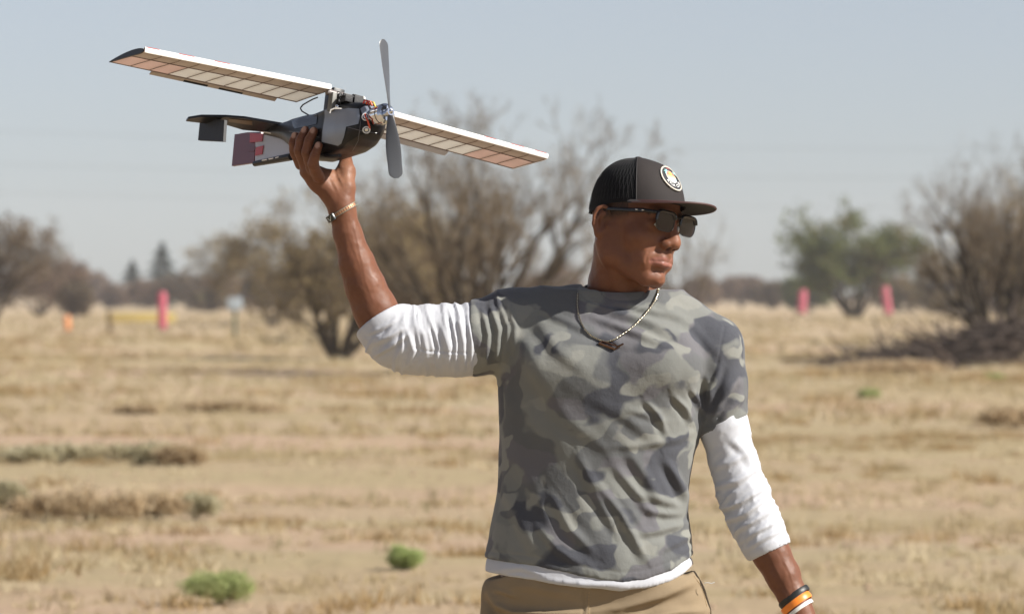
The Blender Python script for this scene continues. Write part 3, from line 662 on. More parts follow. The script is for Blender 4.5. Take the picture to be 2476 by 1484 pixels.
# raised hand: palm under the aircraft, thumb behind it, four fingers up its near side
WC(body, [(824, 492, 0, 30), (833, 455, .004, 25), (836, 415, .016, 21), (836, 392, .030, 16)], k=.016)      # ball of the thumb
WC(body, [(836, 396, .028, 15), (838, 372, .044, 12.5), (832, 345, .052, 11)], k=.006)                        # thumb
WC(body, [(824, 492, 0, 28), (800, 465, -.002, 26), (772, 440, -.006, 24), (745, 415, -.010, 21)], k=.016)   # outer edge of the palm
WC(body, [(815, 478, .006, 24), (795, 440, .012, 19), (770, 418, .006, 17)], k=.014)
body.ell(W(790, 438, .010), (.030, .020, .022), k=.012)
FING = [[(727, 398, .002, 14.5), (712, 366, -.008, 12.5), (709, 345, -.012, 11.5), (714, 328, -.010, 10)],
        [(740, 402, -.014, 15), (722, 364, -.030, 13), (727, 338, -.034, 12), (738, 315, -.030, 10.5)],
        [(756, 410, -.028, 15), (741, 368, -.047, 13), (747, 340, -.050, 12), (759, 316, -.045, 10.5)],
        [(770, 428, -.030, 15), (757, 398, -.056, 13.5), (762, 374, -.063, 12), (771, 352, -.060, 10.5)]]
for fi, ch in enumerate(FING):
    WC(body, ch, k=.0035)
# hanging forearm, wrist and relaxed hand
WC(body, [(1806, 1215, .02, 42), (1838, 1280, .012, 43), (1864, 1335, .004, 46), (1893, 1390, -.004, 41), (1916, 1440, -.012, 35), (1934, 1478, -.018, 32)], k=.012)
WC(body, [(1934, 1478, -.018, 31), (1952, 1520, -.024, 32), (1962, 1560, -.030, 36), (1968, 1590, -.034, 34)], k=.014)
WC(body, [(1948, 1520, -.030, 26), (1925, 1555, -.045, 17), (1922, 1590, -.055, 13), (1930, 1615, -.058, 11)], k=.008)
for i, (ox, ln) in enumerate(((-18, 92), (-4, 104), (10, 98), (23, 78))):
    y0 = -.050 + i * .014
    WC(body, [(1966 + ox * .6, 1592, y0, 14), (1972 + ox * .7, 1592 + ln * .42, y0 - .002, 12.5), (1966 + ox * .7, 1592 + ln * .75, y0 - .004, 11), (1956 + ox * .7, 1592 + ln, y0 - .006, 9.5)], k=.0035)

Vb, Qb = body.polygonize((-.62, -.30, -.02), (.92, .28, 1.84), .0026, smooth=3)

def dist_chain(V, pts):
    D = np.full(len(V), 9.0)
    for a, b in zip(pts[:-1], pts[1:]):
        ab = b - a; t = np.clip((V - a) @ ab / (ab @ ab), 0, 1); D = np.minimum(D, np.linalg.norm(V - a - t[:, None] * ab, axis=1))
    return D
def blend(c, m, w): return c * (1 - w[:, None]) + np.array(m) * w[:, None]
skin = np.tile(np.array([.170, .070, .038]), (len(Vb), 1))
n1 = fbm(Vb * 28, 3, 3)[:, None]; skin *= 1 + .10 * n1 + .05 * vnoise(Vb * 240, 9)[:, None]
h = toH(Vb)
sst = lambda a, b, x: np.clip((x - a) / (b - a), 0, 1) ** 2 * (3 - 2 * np.clip((x - a) / (b - a), 0, 1))
lipd = np.minimum(dist_chain(Vb, LIPL) - .0052, dist_chain(Vb, LIPU) - .0030)
skin = blend(skin, (.33, .14, .115), (1 - sst(.000, .0030, lipd)) * .9)
skin = blend(skin, (.10, .030, .022), (1 - sst(.0012, .0028, dist_chain(Vb, SLIT[:]) )) * .8)
for s in (-1, 1):                                              # eyebrows, stubble shadow, nostrils
    eb = [H(s * .012, .104, .019), H(s * .030, .096, .0245), H(s * .047, .080, .019)]
    skin = blend(skin, (.025, .014, .010), (1 - sst(.0035, .0075, dist_chain(Vb, eb))) * (.75 + .25 * vnoise(Vb * 900, 5)))
    skin = blend(skin, (.06, .02, .015), 1 - sst(.004, .0065, np.linalg.norm(h - np.array([s * .0075, .104, -.0415]), axis=1)))
    skin = blend(skin, (.30, .13, .075), .35 * (1 - sst(.006, .02, np.linalg.norm(h - np.array([0, .120, -.030]), axis=1))))
hair_m = sst(.000, .018, h[:, 2] + .012 - .28 * np.maximum(h[:, 1] - .0, -.2)) * (h[:, 1] < .045) * (np.abs(h[:, 0]) < .0775) * (h[:, 2] > -.03)
skin = blend(skin, (.030, .018, .013), np.clip(hair_m * (.8 + .2 * vnoise(Vb * 700, 8)), 0, 1))
beard = (1 - sst(.018, .05, np.linalg.norm((h - np.array([0, .075, -.09])) * np.array([.6, .8, 1.0]), axis=1)))
skin = blend(skin, (.20, .085, .050), beard * (.45 + .25 * vnoise(Vb * 800, 15)))
Xp, Yp = pix(Vb)
for ch in FING:                                                # fingernails
    a = W(*ch[-1][:3]) + np.array([-.003, -.0070, .002])
    skin = blend(skin, (.50, .32, .25), (1 - sst(.0050, .0070, np.linalg.norm((Vb - a) * np.array([1.2, .8, .8]), axis=1))) * .8)
pal = (1 - sst(.02, .05, np.linalg.norm(Vb - W(815, 430, .01), axis=1))) * (Yp < 480) * .5
skin = blend(skin, (.36, .19, .12), pal)
Nb = vnormals(Vb, Qb)
# knuckle folds (grooved, their shading also painted into the skin colour), forearm cords and veins
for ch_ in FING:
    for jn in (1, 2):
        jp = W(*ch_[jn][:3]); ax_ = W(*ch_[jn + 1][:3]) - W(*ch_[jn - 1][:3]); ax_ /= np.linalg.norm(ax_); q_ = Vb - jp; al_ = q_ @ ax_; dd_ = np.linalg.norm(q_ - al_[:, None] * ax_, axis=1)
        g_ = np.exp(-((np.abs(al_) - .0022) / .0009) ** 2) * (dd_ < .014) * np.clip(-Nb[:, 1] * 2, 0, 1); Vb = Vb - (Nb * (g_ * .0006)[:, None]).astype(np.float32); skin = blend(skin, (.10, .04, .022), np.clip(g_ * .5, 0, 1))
VE = [([(1570, 606), (1563, 622), (1562, 642)], -1.3, 3.2), ([(1588, 656), (1600, 660), (1614, 654)], -.9, 2.6), ([(1585, 676), (1598, 680), (1610, 674)], -.6, 2.6), ([(1530, 575), (1550, 590), (1562, 606)], .7, 6), ([(852, 520), (868, 600), (884, 680), (905, 735)], .5, 3.0), ([(838, 525), (846, 580), (870, 640), (880, 700)], .4, 2.5), ([(1855, 1330), (1888, 1400), (1918, 1450)], .5, 3.0), ([(1880, 1325), (1910, 1385), (1925, 1440)], .4, 2.6),
      ([(815, 470), (800, 440), (785, 418)], -1.0, 3.5), ([(826, 455), (812, 425), (806, 400)], -1.2, 3.5)]
Vb = Vb + (Nb * crease(Vb, Nb, VE)[:, None]).astype(np.float32)
Vb = Vb + (Nb * (0.00035 * vnoise(Vb * 160, 2) + .0006 * fbm(Vb * 45, 12, 2))[:, None]).astype(np.float32)

m_skin, nt, b, out = new_mat('skin')
at = nt.nodes.new('ShaderNodeVertexColor'); at.layer_name = 'Col'
co = coords(nt)
colr = mix(nt, noise(nt, co, 90, 4, .6), (0.88, 0.86, 0.86), (1.12, 1.12, 1.12))
colr = mix(nt, 1.0, at.outputs[0], colr, 'MULTIPLY')
nt.links.new(colr, b.inputs['Base Color'])
rr = ramp(nt, noise(nt, co, 35, 3), [(.3, .42), (.75, .58)]); nt.links.new(rr, b.inputs['Roughness'])
b.inputs['Subsurface Weight'].default_value = .12; b.inputs['Subsurface Radius'].default_value = (.009, .003, .0015); b.inputs['Subsurface Scale'].default_value = .6
b.inputs['Specular IOR Level'].default_value = .27
vo = nt.nodes.new('ShaderNodeTexVoronoi'); vo.inputs['Scale'].default_value = 620; nt.links.new(co, vo.inputs['Vector'])
bump(nt, b, vo.outputs[0], .16, .0005)

person = mesh('person', Vb, Qb, m_skin, None, True, col=skin)
tag(person, 'young man in cap and camouflage T-shirt holding a model aircraft above his shoulder', 'person')

# eyes
m_white = simple('eye_white', (.72, .70, .66), .12, .03)
m_iris = simple('iris_brown', (.03, .015, .008), .08, .1)
for s in (-1, 1):
    mb = MB(); mb.ball(H(s * .0345, .0805, -.001), .0120, n=14); eye = mb.build('eye', m_white, person)
    mb = MB(); mb.ball(H(s * .0345, .0885, -.001), (.0052, .0052, .0052), n=10); mb.build('iris', m_iris, eye)

# ------------------------------------------------------------------ camouflage T-shirt
HEM = [(1150, 1352), (1300, 1371), (1400, 1391), (1500, 1407), (1560, 1402), (1640, 1374), (1700, 1336)]
HEM2 = [(1150, 1388), (1250, 1396), (1400, 1413), (1500, 1424), (1560, 1420), (1620, 1405), (1660, 1388), (1700, 1362)]
def hem_cut(tab, back_up=.03):
    xs = np.array([W(a, b, -.09)[0] for a, b in tab]); zs = np.array([W(a, b, -.09)[2] for a, b in tab])
    def f(P):
        z = np.interp(P[:, 0], xs, zs); t = np.clip((P[:, 1] + .09) / .2, 0, 1)
        return (z + t * back_up * 0 - P[:, 2])
    return f
shirt = Solid()
shirt.loft(rows(TORSO), n=2.05, k=0)
WC(shirt, [(1478, 752, .035, 50), (1400, 748, .03, 50), (1300, 768, .03, 64), (1240, 786, .03, 84), (1190, 808, .025, 84), (1110, 822, .02, 93)], k=.035)
WC(shirt, [(1525, 752, .035, 48), (1600, 764, .03, 50), (1660, 790, .03, 58), (1716, 842, .03, 78), (1738, 925, .03, 66), (1752, 1045, .03, 60)], k=.028)
shirt.ell(W(1370, 880, -.045), (.085, .060, .062), k=.05)             # chest
shirt.ell(W(1590, 885, -.045), (.080, .058, .062), k=.05)
shirt.func(hem_cut(HEM), k=.002)
a0, a1 = W(1136, 735, .02), W(1142, 908, .02)                        # sleeve hems
nrm = np.array([-(a1 - a0)[2], 0, (a1 - a0)[0]]); nrm /= np.linalg.norm(nrm); nrm = nrm if nrm[0] < 0 else -nrm
shirt.func(lambda P, n=nrm, a=a0: (P - a) @ n, k=.002, c=W(1130, 820, 0), R=.14)
b0, b1 = W(1688, 1057, .03), W(1812, 1000, .03)
nr2 = np.array([(b1 - b0)[2], 0, -(b1 - b0)[0]]); nr2 /= np.linalg.norm(nr2); nr2 = nr2 if nr2[2] < 0 else -nr2
XA = W(1691, 1000, .03)[0]
def sleeve_cut(P, n=nr2, a=b0): return np.where(P[:, 0] > XA, (P - a) @ n, np.minimum((P - a) @ n, (P[:, 0] - XA) * 0 - .01))
shirt.func(sleeve_cut, k=.002, c=W(1752, 1060, 0), R=.11)
NC, NR = W(1502, 708, .030), (.0720, .0690)                          # neck opening
pf, pb_ = W(1520, 724, -.045), W(1490, 694, .10)
def neck_plane(P): 
    dy = (P[:, 1] - pf[1]) / (pb_[1] - pf[1]); z = pf[2] + (pb_[2] - pf[2]) * dy; return z - P[:, 2]
def neck_hole(P):
    r = np.sqrt(((P[:, 0] - NC[0]) / NR[0]) ** 2 + ((P[:, 1] - NC[1]) / NR[1]) ** 2)
    return np.maximum((r - 1) * .07, neck_plane(P) - .012)
shirt.func(neck_hole, k=.004, op='s', c=NC, R=.16)
Vs, Qs = shirt.polygonize((-.15, -.24, .80), (.62, .24, 1.62), .0028, smooth=3)
Ns = vnormals(Vs, Qs)
STR = [  # photographed creases: polyline, height in mm, width in px
 ([(1300, 745), (1420, 800), (1520, 838)], 3.0, 9), ([(1440, 738), (1560, 775), (1680, 830)], 5.5, 11), ([(1470, 725), (1560, 748), (1650, 768)], 4.0, 8),
 ([(1420, 760), (1500, 790), (1620, 835)], 4.0, 9), ([(1600, 740), (1680, 790), (1740, 860)], 2.5, 10),
 ([(1245, 800), (1300, 900), (1350, 985)], 7.0, 22), ([(1290, 760), (1345, 840), (1420, 900)], 3.5, 16), ([(1240, 850), (1280, 960), (1300, 1060)], 3.0, 18),
 ([(1560, 968), (1590, 1000), (1612, 1050)], 7.0, 8), ([(1628, 955), (1655, 985), (1672, 1022)], 8.0, 8), ([(1672, 940), (1690, 970), (1700, 1000)], 7.0, 7),
 ([(1500, 985), (1560, 1000), (1620, 1020)], 3.0, 9), ([(1460, 1080), (1560, 1075), (1640, 1060), (1680, 1040)], 3.5, 10),
 ([(1610, 1110), (1640, 1165), (1672, 1226)], 10.0, 11), ([(1520, 1090), (1560, 1150), (1600, 1215)], 6.0, 14), ([(1400, 1100), (1440, 1190), (1500, 1290)], 8.0, 13),
 ([(1440, 1160), (1500, 1240), (1560, 1350)], 8.5, 11), ([(1480, 1120), (1540, 1190), (1590, 1260)], 5.0, 11), ([(1330, 1190), (1380, 1280), (1440, 1340)], 7.0, 12),
 ([(1300, 1270), (1350, 1330), (1400, 1360)], 5.0, 10), ([(1540, 1190), (1600, 1210), (1672, 1228)], 6.0, 11), ([(1560, 1230), (1610, 1240), (1660, 1240)], 7.5, 10),
 ([(1540, 1290), (1600, 1280), (1660, 1262)], 6.0, 10), ([(1250, 1100), (1300, 1200), (1340, 1260)], 3.0, 18), ([(1220, 1180), (1260, 1270), (1300, 1340)], 4.0, 14),
 ([(1600, 1330), (1640, 1310), (1675, 1290)], 4.0, 8), ([(1420, 960), (1520, 1010), (1600, 1080)], 2.5, 14), ([(1360, 1010), (1440, 1060), (1520, 1130)], 2.5, 16),
 # sleeves
 ([(1185, 735), (1205, 800), (1200, 870)], 6.0, 7), ([(1205, 722), (1228, 790), (1222, 870)], 6.0, 7), ([(1222, 715), (1245, 790), (1240, 850)], 5.0, 8), ([(1165, 745), (1180, 810), (1172, 880)], 5.0, 6),
 ([(1700, 985), (1725, 930), (1745, 880)], 7.0, 9), ([(1715, 1010), (1750, 960), (1780, 920)], 6.0, 9), ([(1740, 1020), (1775, 985), (1800, 955)], 5.0, 8), ([(1705, 900), (1720, 960), (1700, 1030)], 5.0, 8),
]
Dv = crease(Vs, Ns, STR) * .85 + crease(Vs, Ns, [([(1398, 708), (1425, 728), (1470, 742), (1530, 748), (1575, 738), (1598, 712)], -2.2, 3.0)])
X, Y = pix(Vs)
def aniso(V, ang, sx, sy, seed):
    c, s = math.cos(ang), math.sin(ang); x = V[:, 0] * c + V[:, 2] * s; z = -V[:, 0] * s + V[:, 2] * c
    return vnoise(np.stack([x * sx, V[:, 1] * 8, z * sy], 1), seed)
Dv += .0013 * (1 - np.abs(aniso(Vs, math.radians(-55), 7, 34, 4)) * 2) * sst(1060, 1250, Y) * sst(1230, 1420, X)
Dv += .0012 * aniso(Vs, math.radians(-40), 10, 40, 6) + .0012 * fbm(Vs * 22, 21, 2)
slv = sst(1235, 1180, X) if False else np.clip((1240 - X) / 60, 0, 1) * (Y < 930)
Dv += slv * .0030 * (1 - 2 * np.abs(vnoise(np.stack([Vs[:, 0] * 55, Vs[:, 1] * 9, Vs[:, 2] * 9], 1), 31)))
# hem stitching line
hz = np.interp(X, [a for a, b in HEM], [b for a, b in HEM]); dh = hz - Y
Dv += -.0012 * np.exp(-((dh - 24) / 3.0) ** 2) * (np.abs(dh) < 60) + .0006 * vnoise(np.stack([X * .12, Y * 0, Y * 0], 1), 7) * np.exp(-((dh - 12) / 8.0) ** 2) * (X > 1350) * (X < 1600)
# armhole seams
for pts in ([(1255, 700), (1222, 790), (1212, 880)], [(1752, 790), (1735, 880), (1702, 960)]):
    d, t = seg_d(X, Y, pts); Dv += -.0014 * np.exp(-(d / 2.6) ** 2) * (Ns[:, 1] < .2)
Vs = Vs + Ns * Dv[:, None]
Vs = relax(Vs, Qs, .25)

m_camo, nt, b, out = new_mat('camouflage_cotton')
co = coords(nt, (.80, 1, 1.05))
warp = nt.nodes.new('ShaderNodeTexNoise'); warp.inputs['Scale'].default_value = 26; warp.inputs['Detail'].default_value = 1.5; nt.links.new(co, warp.inputs['Vector'])
va = nt.nodes.new('ShaderNodeVectorMath'); va.operation = 'MULTIPLY_ADD'; va.inputs[1].default_value = (.035, .035, .035)
nt.links.new(warp.outputs['Color'], va.inputs[0]); nt.links.new(co, va.inputs[2]); cw = va.outputs[0]
base = s2l(98, 100, 102); col_ = base
e = .018
for sc, w, th, c in ((12.5, 1.3, .545, s2l(106, 105, 110)), (13.5, 7.7, .525, s2l(124, 126, 123)), (14.5, 4.1, .595, s2l(73, 75, 83)), (22., 9.2, .63, s2l(136, 137, 132))):
    f = noise(nt, cw, sc, .6, .4, .0, w)
    col_ = mix(nt, ramp(nt, f, [(th - e, 0.0), (th + e, 1.0)]), col_, c)
co2 = coords(nt)
col_ = mix(nt, ramp(nt, noise(nt, co2, 620, 2, .7), [(.35, .0), (.8, .16)]), col_, tuple(min(1, x * 1.5 + .02) for x in base))
col_ = mix(nt, noise(nt, co2, 10, 4), (0.80, .80, .81), (1.10, 1.10, 1.09), 'MIX') if False else mix(nt, 1.0, col_, mix(nt, noise(nt, co2, 14, 5), (.84, .84, .85), (1.08, 1.08, 1.07)), 'MULTIPLY')
dk = mix(nt, 1.0, col_, (.93, .92, .90), 'MULTIPLY')
nt.links.new(dk, b.inputs['Base Color']); b.inputs['Roughness'].default_value = .9; b.inputs['Specular IOR Level'].default_value = .2; b.inputs['Sheen Weight'].default_value = .15
bp = bump(nt, b, noise(nt, co2, 75, 4, .6), .35, .0030)
bump(nt, b, noise(nt, co2, 1300, 2), .35, .0005, bp)
tshirt = mesh('t_shirt', Vs, Qs, m_camo, person, True)
# collar band
def ring_band(name, mat, parent, cen, rx, ry, h0, h1, th, zf, n=72, lean=.006):
    mb = MB(); G = []
    for i in range(n):
        a = 2 * math.pi * i / n; row = []
        for q in range(10):
            t = 2 * math.pi * q / 10; hh = (h0 + h1) / 2 + (h1 - h0) / 2 * math.sin(t); oo = th * math.cos(t) - lean * (hh - h0) / (h1 - h0)
            x = cen[0] + (rx + oo) * math.cos(a); y = cen[1] + (ry + oo) * math.sin(a); row.append((x, y, zf(x, y) + hh))
        G.append(row)
    mb.grid(G, close_u=True, close_v=True); return mb.build(name, mat, parent)
nz = lambda x, y: float(neck_plane(np.array([[x, y, 0.0]]))[0])
ring_band('collar', m_camo, tshirt, NC, .0748, .0722, -.011, .012, .0032, nz)

# ------------------------------------------------------------------ white long-sleeved undershirt
m_whitecloth, nt, b, out = new_mat('white_cotton')
co = coords(nt); nt.links.new(mix(nt, noise(nt, co, 22, 4), (.46, .47, .51), (.55, .56, .59)), b.inputs['Base Color'])
b.inputs['Roughness'].default_value = .85; b.inputs['Specular IOR Level'].default_value = .25
bp = bump(nt, b, noise(nt, co, 70, 4, .6), .25, .002); bump(nt, b, noise(nt, co, 1400, 2), .25, .0004, bp)
def arm_wrinkles(V, A, seed, amp, freq, skew=.0, lo=0, hi=1):
    """rings of pushed-up cloth round a bent arm given by its centre line"""
    D = np.full(len(V), 9.0); S = np.zeros(len(V)); L = 0; side = np.zeros(len(V))
    for a, b_ in zip(A[:-1], A[1:]):
        ab = b_ - a; l = np.linalg.norm(ab); t = np.clip((V - a) @ ab / (l * l), 0, 1); q = V - a - t[:, None] * ab; d = np.linalg.norm(q, axis=1)
        m = d < D; D[m] = d[m]; S[m] = (L + t * l)[m]
        up = np.cross(ab / l, np.array([0, 1.0, 0])); side[m] = (q @ up / (d + 1e-6))[m]; L += l
    s = S + skew * side * .05
    n = vnoise(np.stack([s * freq, side * 1.3, V[:, 1] * 7], 1), seed); n2 = vnoise(np.stack([s * freq * 2.1, side * 2.2, V[:, 1] * 12], 1), seed + 5)
    r = (1 - 2.0 * np.abs(n)) + .45 * (1 - 2 * np.abs(n2))
    return amp * r, S / L
# raised arm
ua = Solid()
WC(ua, [(1205, 806, .025, 62), (1150, 818, .02, 78), (1128, 821, .02, 83), (1070, 823, .015, 82), (1000, 822, .012, 80), (955, 812, .01, 74), (925, 786, .009, 62), (905, 752, .008, 58)], k=.022)
c0, c1 = W(872, 796, .01), W(966, 734, .01)
nc = np.array([(c1 - c0)[2], 0, -(c1 - c0)[0]]); nc /= np.linalg.norm(nc); nc = nc if nc[2] > 0 else -nc
cc = (c0 + c1) / 2
ua.func(lambda P: (P - cc) @ nc - .18 * np.abs(P[:, 1] - .01) + .003, k=.0015, c=cc, R=.12)
ua.cone(W(905, 752, .008) , W(880, 690, .006), .0405, .036, k=.001, op='s')
# hanging arm
A2 = [(1735, 930, .03, 50), (1752, 1035, .03, 57), (1774, 1120, .028, 56), (1796, 1190, .024, 60), (1826, 1262, .018, 59), (1850, 1312, .010, 55), (1872, 1350, .004, 51)]
WC(ua, A2, k=.02)
e0, e1 = W(1812, 1353, .005), W(1915, 1307, .005)
ne = np.array([(e1 - e0)[2], 0, -(e1 - e0)[0]]); ne /= np.linalg.norm(ne); ne = ne if ne[2] < 0 else -ne; ec = (e0 + e1) / 2
ua.func(lambda P: (P - ec) @ ne + .10 * np.abs(P[:, 1]) - .003, k=.0015, c=ec, R=.11)
ua.cone(W(1858, 1318, .008), W(1893, 1390, -.004), .0375, .034, k=.001, op='s')
# body part that shows below the T-shirt
T2 = [(py, l + 3, r - 1, cy, bf - .003, bb - .003) for py, l, r, cy, bf, bb in TORSO if py >= 1060]
ua.loft(rows([t for t in T2 if t[0] >= 1360] + [(1345, 1174, 1676, .03, .110, .10)], -.0018), n=2.09, k=0)
WC(ua, [(1300, 780, .03, 52), (1205, 806, .025, 66)], k=.01); WC(ua, [(1660, 800, .03, 44), (1716, 850, .03, 64), (1735, 930, .03, 50)], k=.01)
ua.loft(rows([t for t in TORSO if t[0] >= 730 and t[0] <= 1360], -.026), k=.02)
ua.func(hem_cut(HEM2), k=.002)
Vu, Qu = ua.polygonize((-.36, -.24, .78), (.68, .24, 1.60), .0028, smooth=2)
Nu = vnormals(Vu, Qu); X, Y = pix(Vu)
RA = [W(*p) for p in ((1180, 812, .02), (1070, 823, .015), (1000, 822, .012), (955, 812, .01), (925, 786, .009), (900, 745, .008))]
LA = [W(a, b_, c) for a, b_, c, r in A2]
d1, s1 = arm_wrinkles(Vu, RA, 41, .0027, 60, .25); d2, s2_ = arm_wrinkles(Vu, LA, 77, .0026, 66, .5)
cuff1 = np.clip(-((Vu - cc) @ nc) / .03, 0, 1); cuff2 = np.clip(-((Vu - ec) @ ne) / .035, 0, 1)
Du = np.where(X < 1180, d1 * cuff1 * sst(1150, 1110, X), 0) + np.where((X > 1690) & (Y > 960), d2 * cuff2 * (.35 + .65 * np.exp(-((Y - 1215) / 90.) ** 2)), 0)
Du += crease(Vu, Nu, [([(1105, 745), (1120, 830), (1125, 895)], 4.5, 7), ([(1060, 765), (1085, 850), (1080, 895)], 4, 7),
   ([(1020, 790), (1030, 850), (1010, 895)], 3.5, 7), ([(985, 800), (1000, 850), (985, 890)], 4, 6), ([(900, 832), (940, 815), (978, 793)], 4, 6), ([(905, 862), (945, 838), (985, 808)], 4.5, 5), ([(992, 838), (1040, 849), (1100, 851), (1148, 853)], -2.0, 2.2), ([(884, 816), (925, 804), (962, 778)], -1.6, 2.4),
   ([(1128, 752), (1140, 830), (1136, 900)], 5, 4), ([(1088, 750), (1104, 830), (1098, 885)], 5, 4), ([(1040, 770), (1062, 840), (1052, 880)], 4, 4), ([(1008, 800), (1018, 850), (1000, 880)], 4, 4),
   ([(890, 806), (920, 795), (955, 775)], 3, 5), ([(975, 800), (972, 840), (955, 870)], 4, 5),
   ([(1728, 1235), (1790, 1215), (1855, 1172)], 6, 7), ([(1742, 1262), (1800, 1245), (1870, 1190)], 6, 7), ([(1770, 1288), (1820, 1262), (1880, 1225)], 4.5, 6), ([(1720, 1180), (1780, 1165), (1845, 1125)], 5, 8),
   ([(1790, 1310), (1840, 1280), (1890, 1255)], 4, 5), ([(1800, 1330), (1850, 1300), (1895, 1280)], 3, 5), ([(1712, 1130), (1760, 1120), (1830, 1085)], 3, 9), ([(1765, 1060), (1800, 1090), (1820, 1130)], 3, 9),
   ([(1180, 1380), (1260, 1372), (1330, 1396)], 2.5, 7), ([(1290, 1400), (1420, 1412), (1520, 1414)], 3, 6)])
h2 = np.interp(X, [a for a, b_ in HEM2], [b_ for a, b_ in HEM2])
Du += np.where((Y > 1330) & (X > 1155) & (X < 1700), .0025 * vnoise(np.stack([Vu[:, 0] * 26, Vu[:, 1] * 5, Vu[:, 2] * 4], 1), 3) + .0035 * np.clip((Y - 1380) / 30, 0, 1), 0)
Vu = relax(Vu + Nu * Du[:, None], Qu, .06)
mesh('undershirt', Vu, Qu, m_whitecloth, person, True)

# ------------------------------------------------------------------ khaki trousers
tr = Solid()
HIP = [(1372, 1176, 1676, .03, .108, .10), (1400, 1172, 1694, .03, .112, .105), (1420, 1165, 1706, .03, .109, .11), (1455, 1163, 1714, .03, .100, .115), (1478, 1160, 1720, .03, .103, .12), (1500, 1160, 1722, .03, .118, .12), (1560, 1158, 1730, .03, .118, .125), (1640, 1160, 1734, .03, .112, .12), (1700, 1166, 1730, .03, .10, .11)]
tr.loft(rows(HIP), n=2.12, k=0)
for x0, x1, x2, y1, y2 in ((.095, .055, .030, -.03, .06), (.232, .275, .300, -.05, -.09)):
    tr.cone(zc(x0, .03, .76), zc(x1, y1, .50), .118, .088, k=.03); tr.cone(zc(x1, y1, .50), zc(x2, y2, .06), .088, .068, k=.03)
tr.func(lambda P: .045 - P[:, 2], k=.002)
xs = np.array([W(a, 0, -.05)[0] for a in (1150, 1176, 1250, 1500, 1600, 1660, 1676, 1690, 1730)]); zt = np.array([W(0, b_, -.05)[2] for b_ in (1420, 1404, 1385, 1385, 1385, 1392, 1385, 1380, 1430)])
tr.func(lambda P: P[:, 2] - np.interp(P[:, 0], xs, zt), k=.004)
Vt, Qt = tr.polygonize((-.16, -.26, .0), (.48, .26, .96), .0035, smooth=2)
Nt = vnormals(Vt, Qt)
TS = [([(1180, 1428), (1200, 1462), (1240, 1482), (1320, 1486), (1412, 1484)], 12, 10), ([(1190, 1425), (1215, 1430), (1245, 1442)], 4, 5),
      ([(1410, 1484), (1500, 1470), (1600, 1440), (1690, 1400)], 9, 12), ([(1420, 1520), (1540, 1500), (1640, 1480), (1710, 1476)], 9, 10), ([(1500, 1530), (1600, 1505), (1700, 1500)], 8, 10),
      ([(1416, 1400), (1420, 1450), (1412, 1560)], 2.5, 4), ([(1240, 1410), (1320, 1425), (1400, 1440)], 2, 10)]
Dt = crease(Vt, Nt, TS) + .003 * fbm(Vt * np.array([9, 9, 14]), 5, 3) + .004 * aniso(Vt, .5, 8, 26, 8) * (Vt[:, 2] < .82)
Vt = relax(Vt + Nt * Dt[:, None], Qt, .2)
m_khaki, nt, b, out = new_mat('khaki_twill')
co = coords(nt); k_ = (.27, .205, .130)
nt.links.new(mix(nt, noise(nt, co, 18, 5), tuple(x * .85 for x in k_), tuple(x * 1.12 for x in k_)), b.inputs['Base Color'])
b.inputs['Roughness'].default_value = .85; b.inputs['Specular IOR Level'].default_value = .2
wv = nt.nodes.new('ShaderNodeTexWave'); wv.inputs['Scale'].default_value = 420; wv.bands_direction = 'DIAGONAL'; nt.links.new(co, wv.inputs['Vector'])
bump(nt, b, wv.outputs['Fac'], .3, .0005)
trousers = mesh('trousers', Vt, Qt, m_khaki, person, True)
bv = BVHTree.FromPolygons([tuple(v) for v in Vt.tolist()], Qt.tolist())
def on_surface(bvh, px, py, dy0=-.35, lift=.001):
    o_ = Vector((0, -CAM_D, CAM_H)); p = Vector(W(px, py, 0)); d = (p - o_).normalized()
    r = bvh.ray_cast(o_, d, 30)
    if r[0] is None: return None, None
    n = r[1] if r[1].dot(d) < 0 else -r[1]
    return np.array(r[0] + n * lift), np.array(n)
m_thread = simple('tan_thread', (.40, .28, .15), .8, .2)
mb = MB()
for line in ([(1678, 1392), (1692, 1412), (1703, 1440), (1709, 1466)], [(1424, 1430), (1423, 1484), (1420, 1540)]):
    P = []
    for (x0, y0), (x1, y1) in zip(line[:-1], line[1:]):
        for t in np.linspace(0, 1, 8): P.append((x0 + (x1 - x0) * t, y0 + (y1 - y0) * t))
    for a, b_ in zip(P[::1][:-1], P[1:]):
        q0, _ = on_surface(bv, *a, lift=.0006); q1, _ = on_surface(bv, a[0] + (b_[0] - a[0]) * .62, a[1] + (b_[1] - a[1]) * .62, lift=.0006)
        if q0 is not None and q1 is not None and np.linalg.norm(q0 - q1) < .02: mb.tube([q0, q1], .0007, 4)
tag(mb.build('stitching', m_thread, trousers), kind='stuff')
mb = MB(); q = W(1703, 1409, -.02); mb.tube([q, q + np.array([.006, -.004, .0015]), q + np.array([.013, -.006, .0]), q + np.array([.019, -.006, .002])], .0009, 5)
mb.build('loose_thread', simple('white_thread', (.75, .75, .72), .7), trousers)
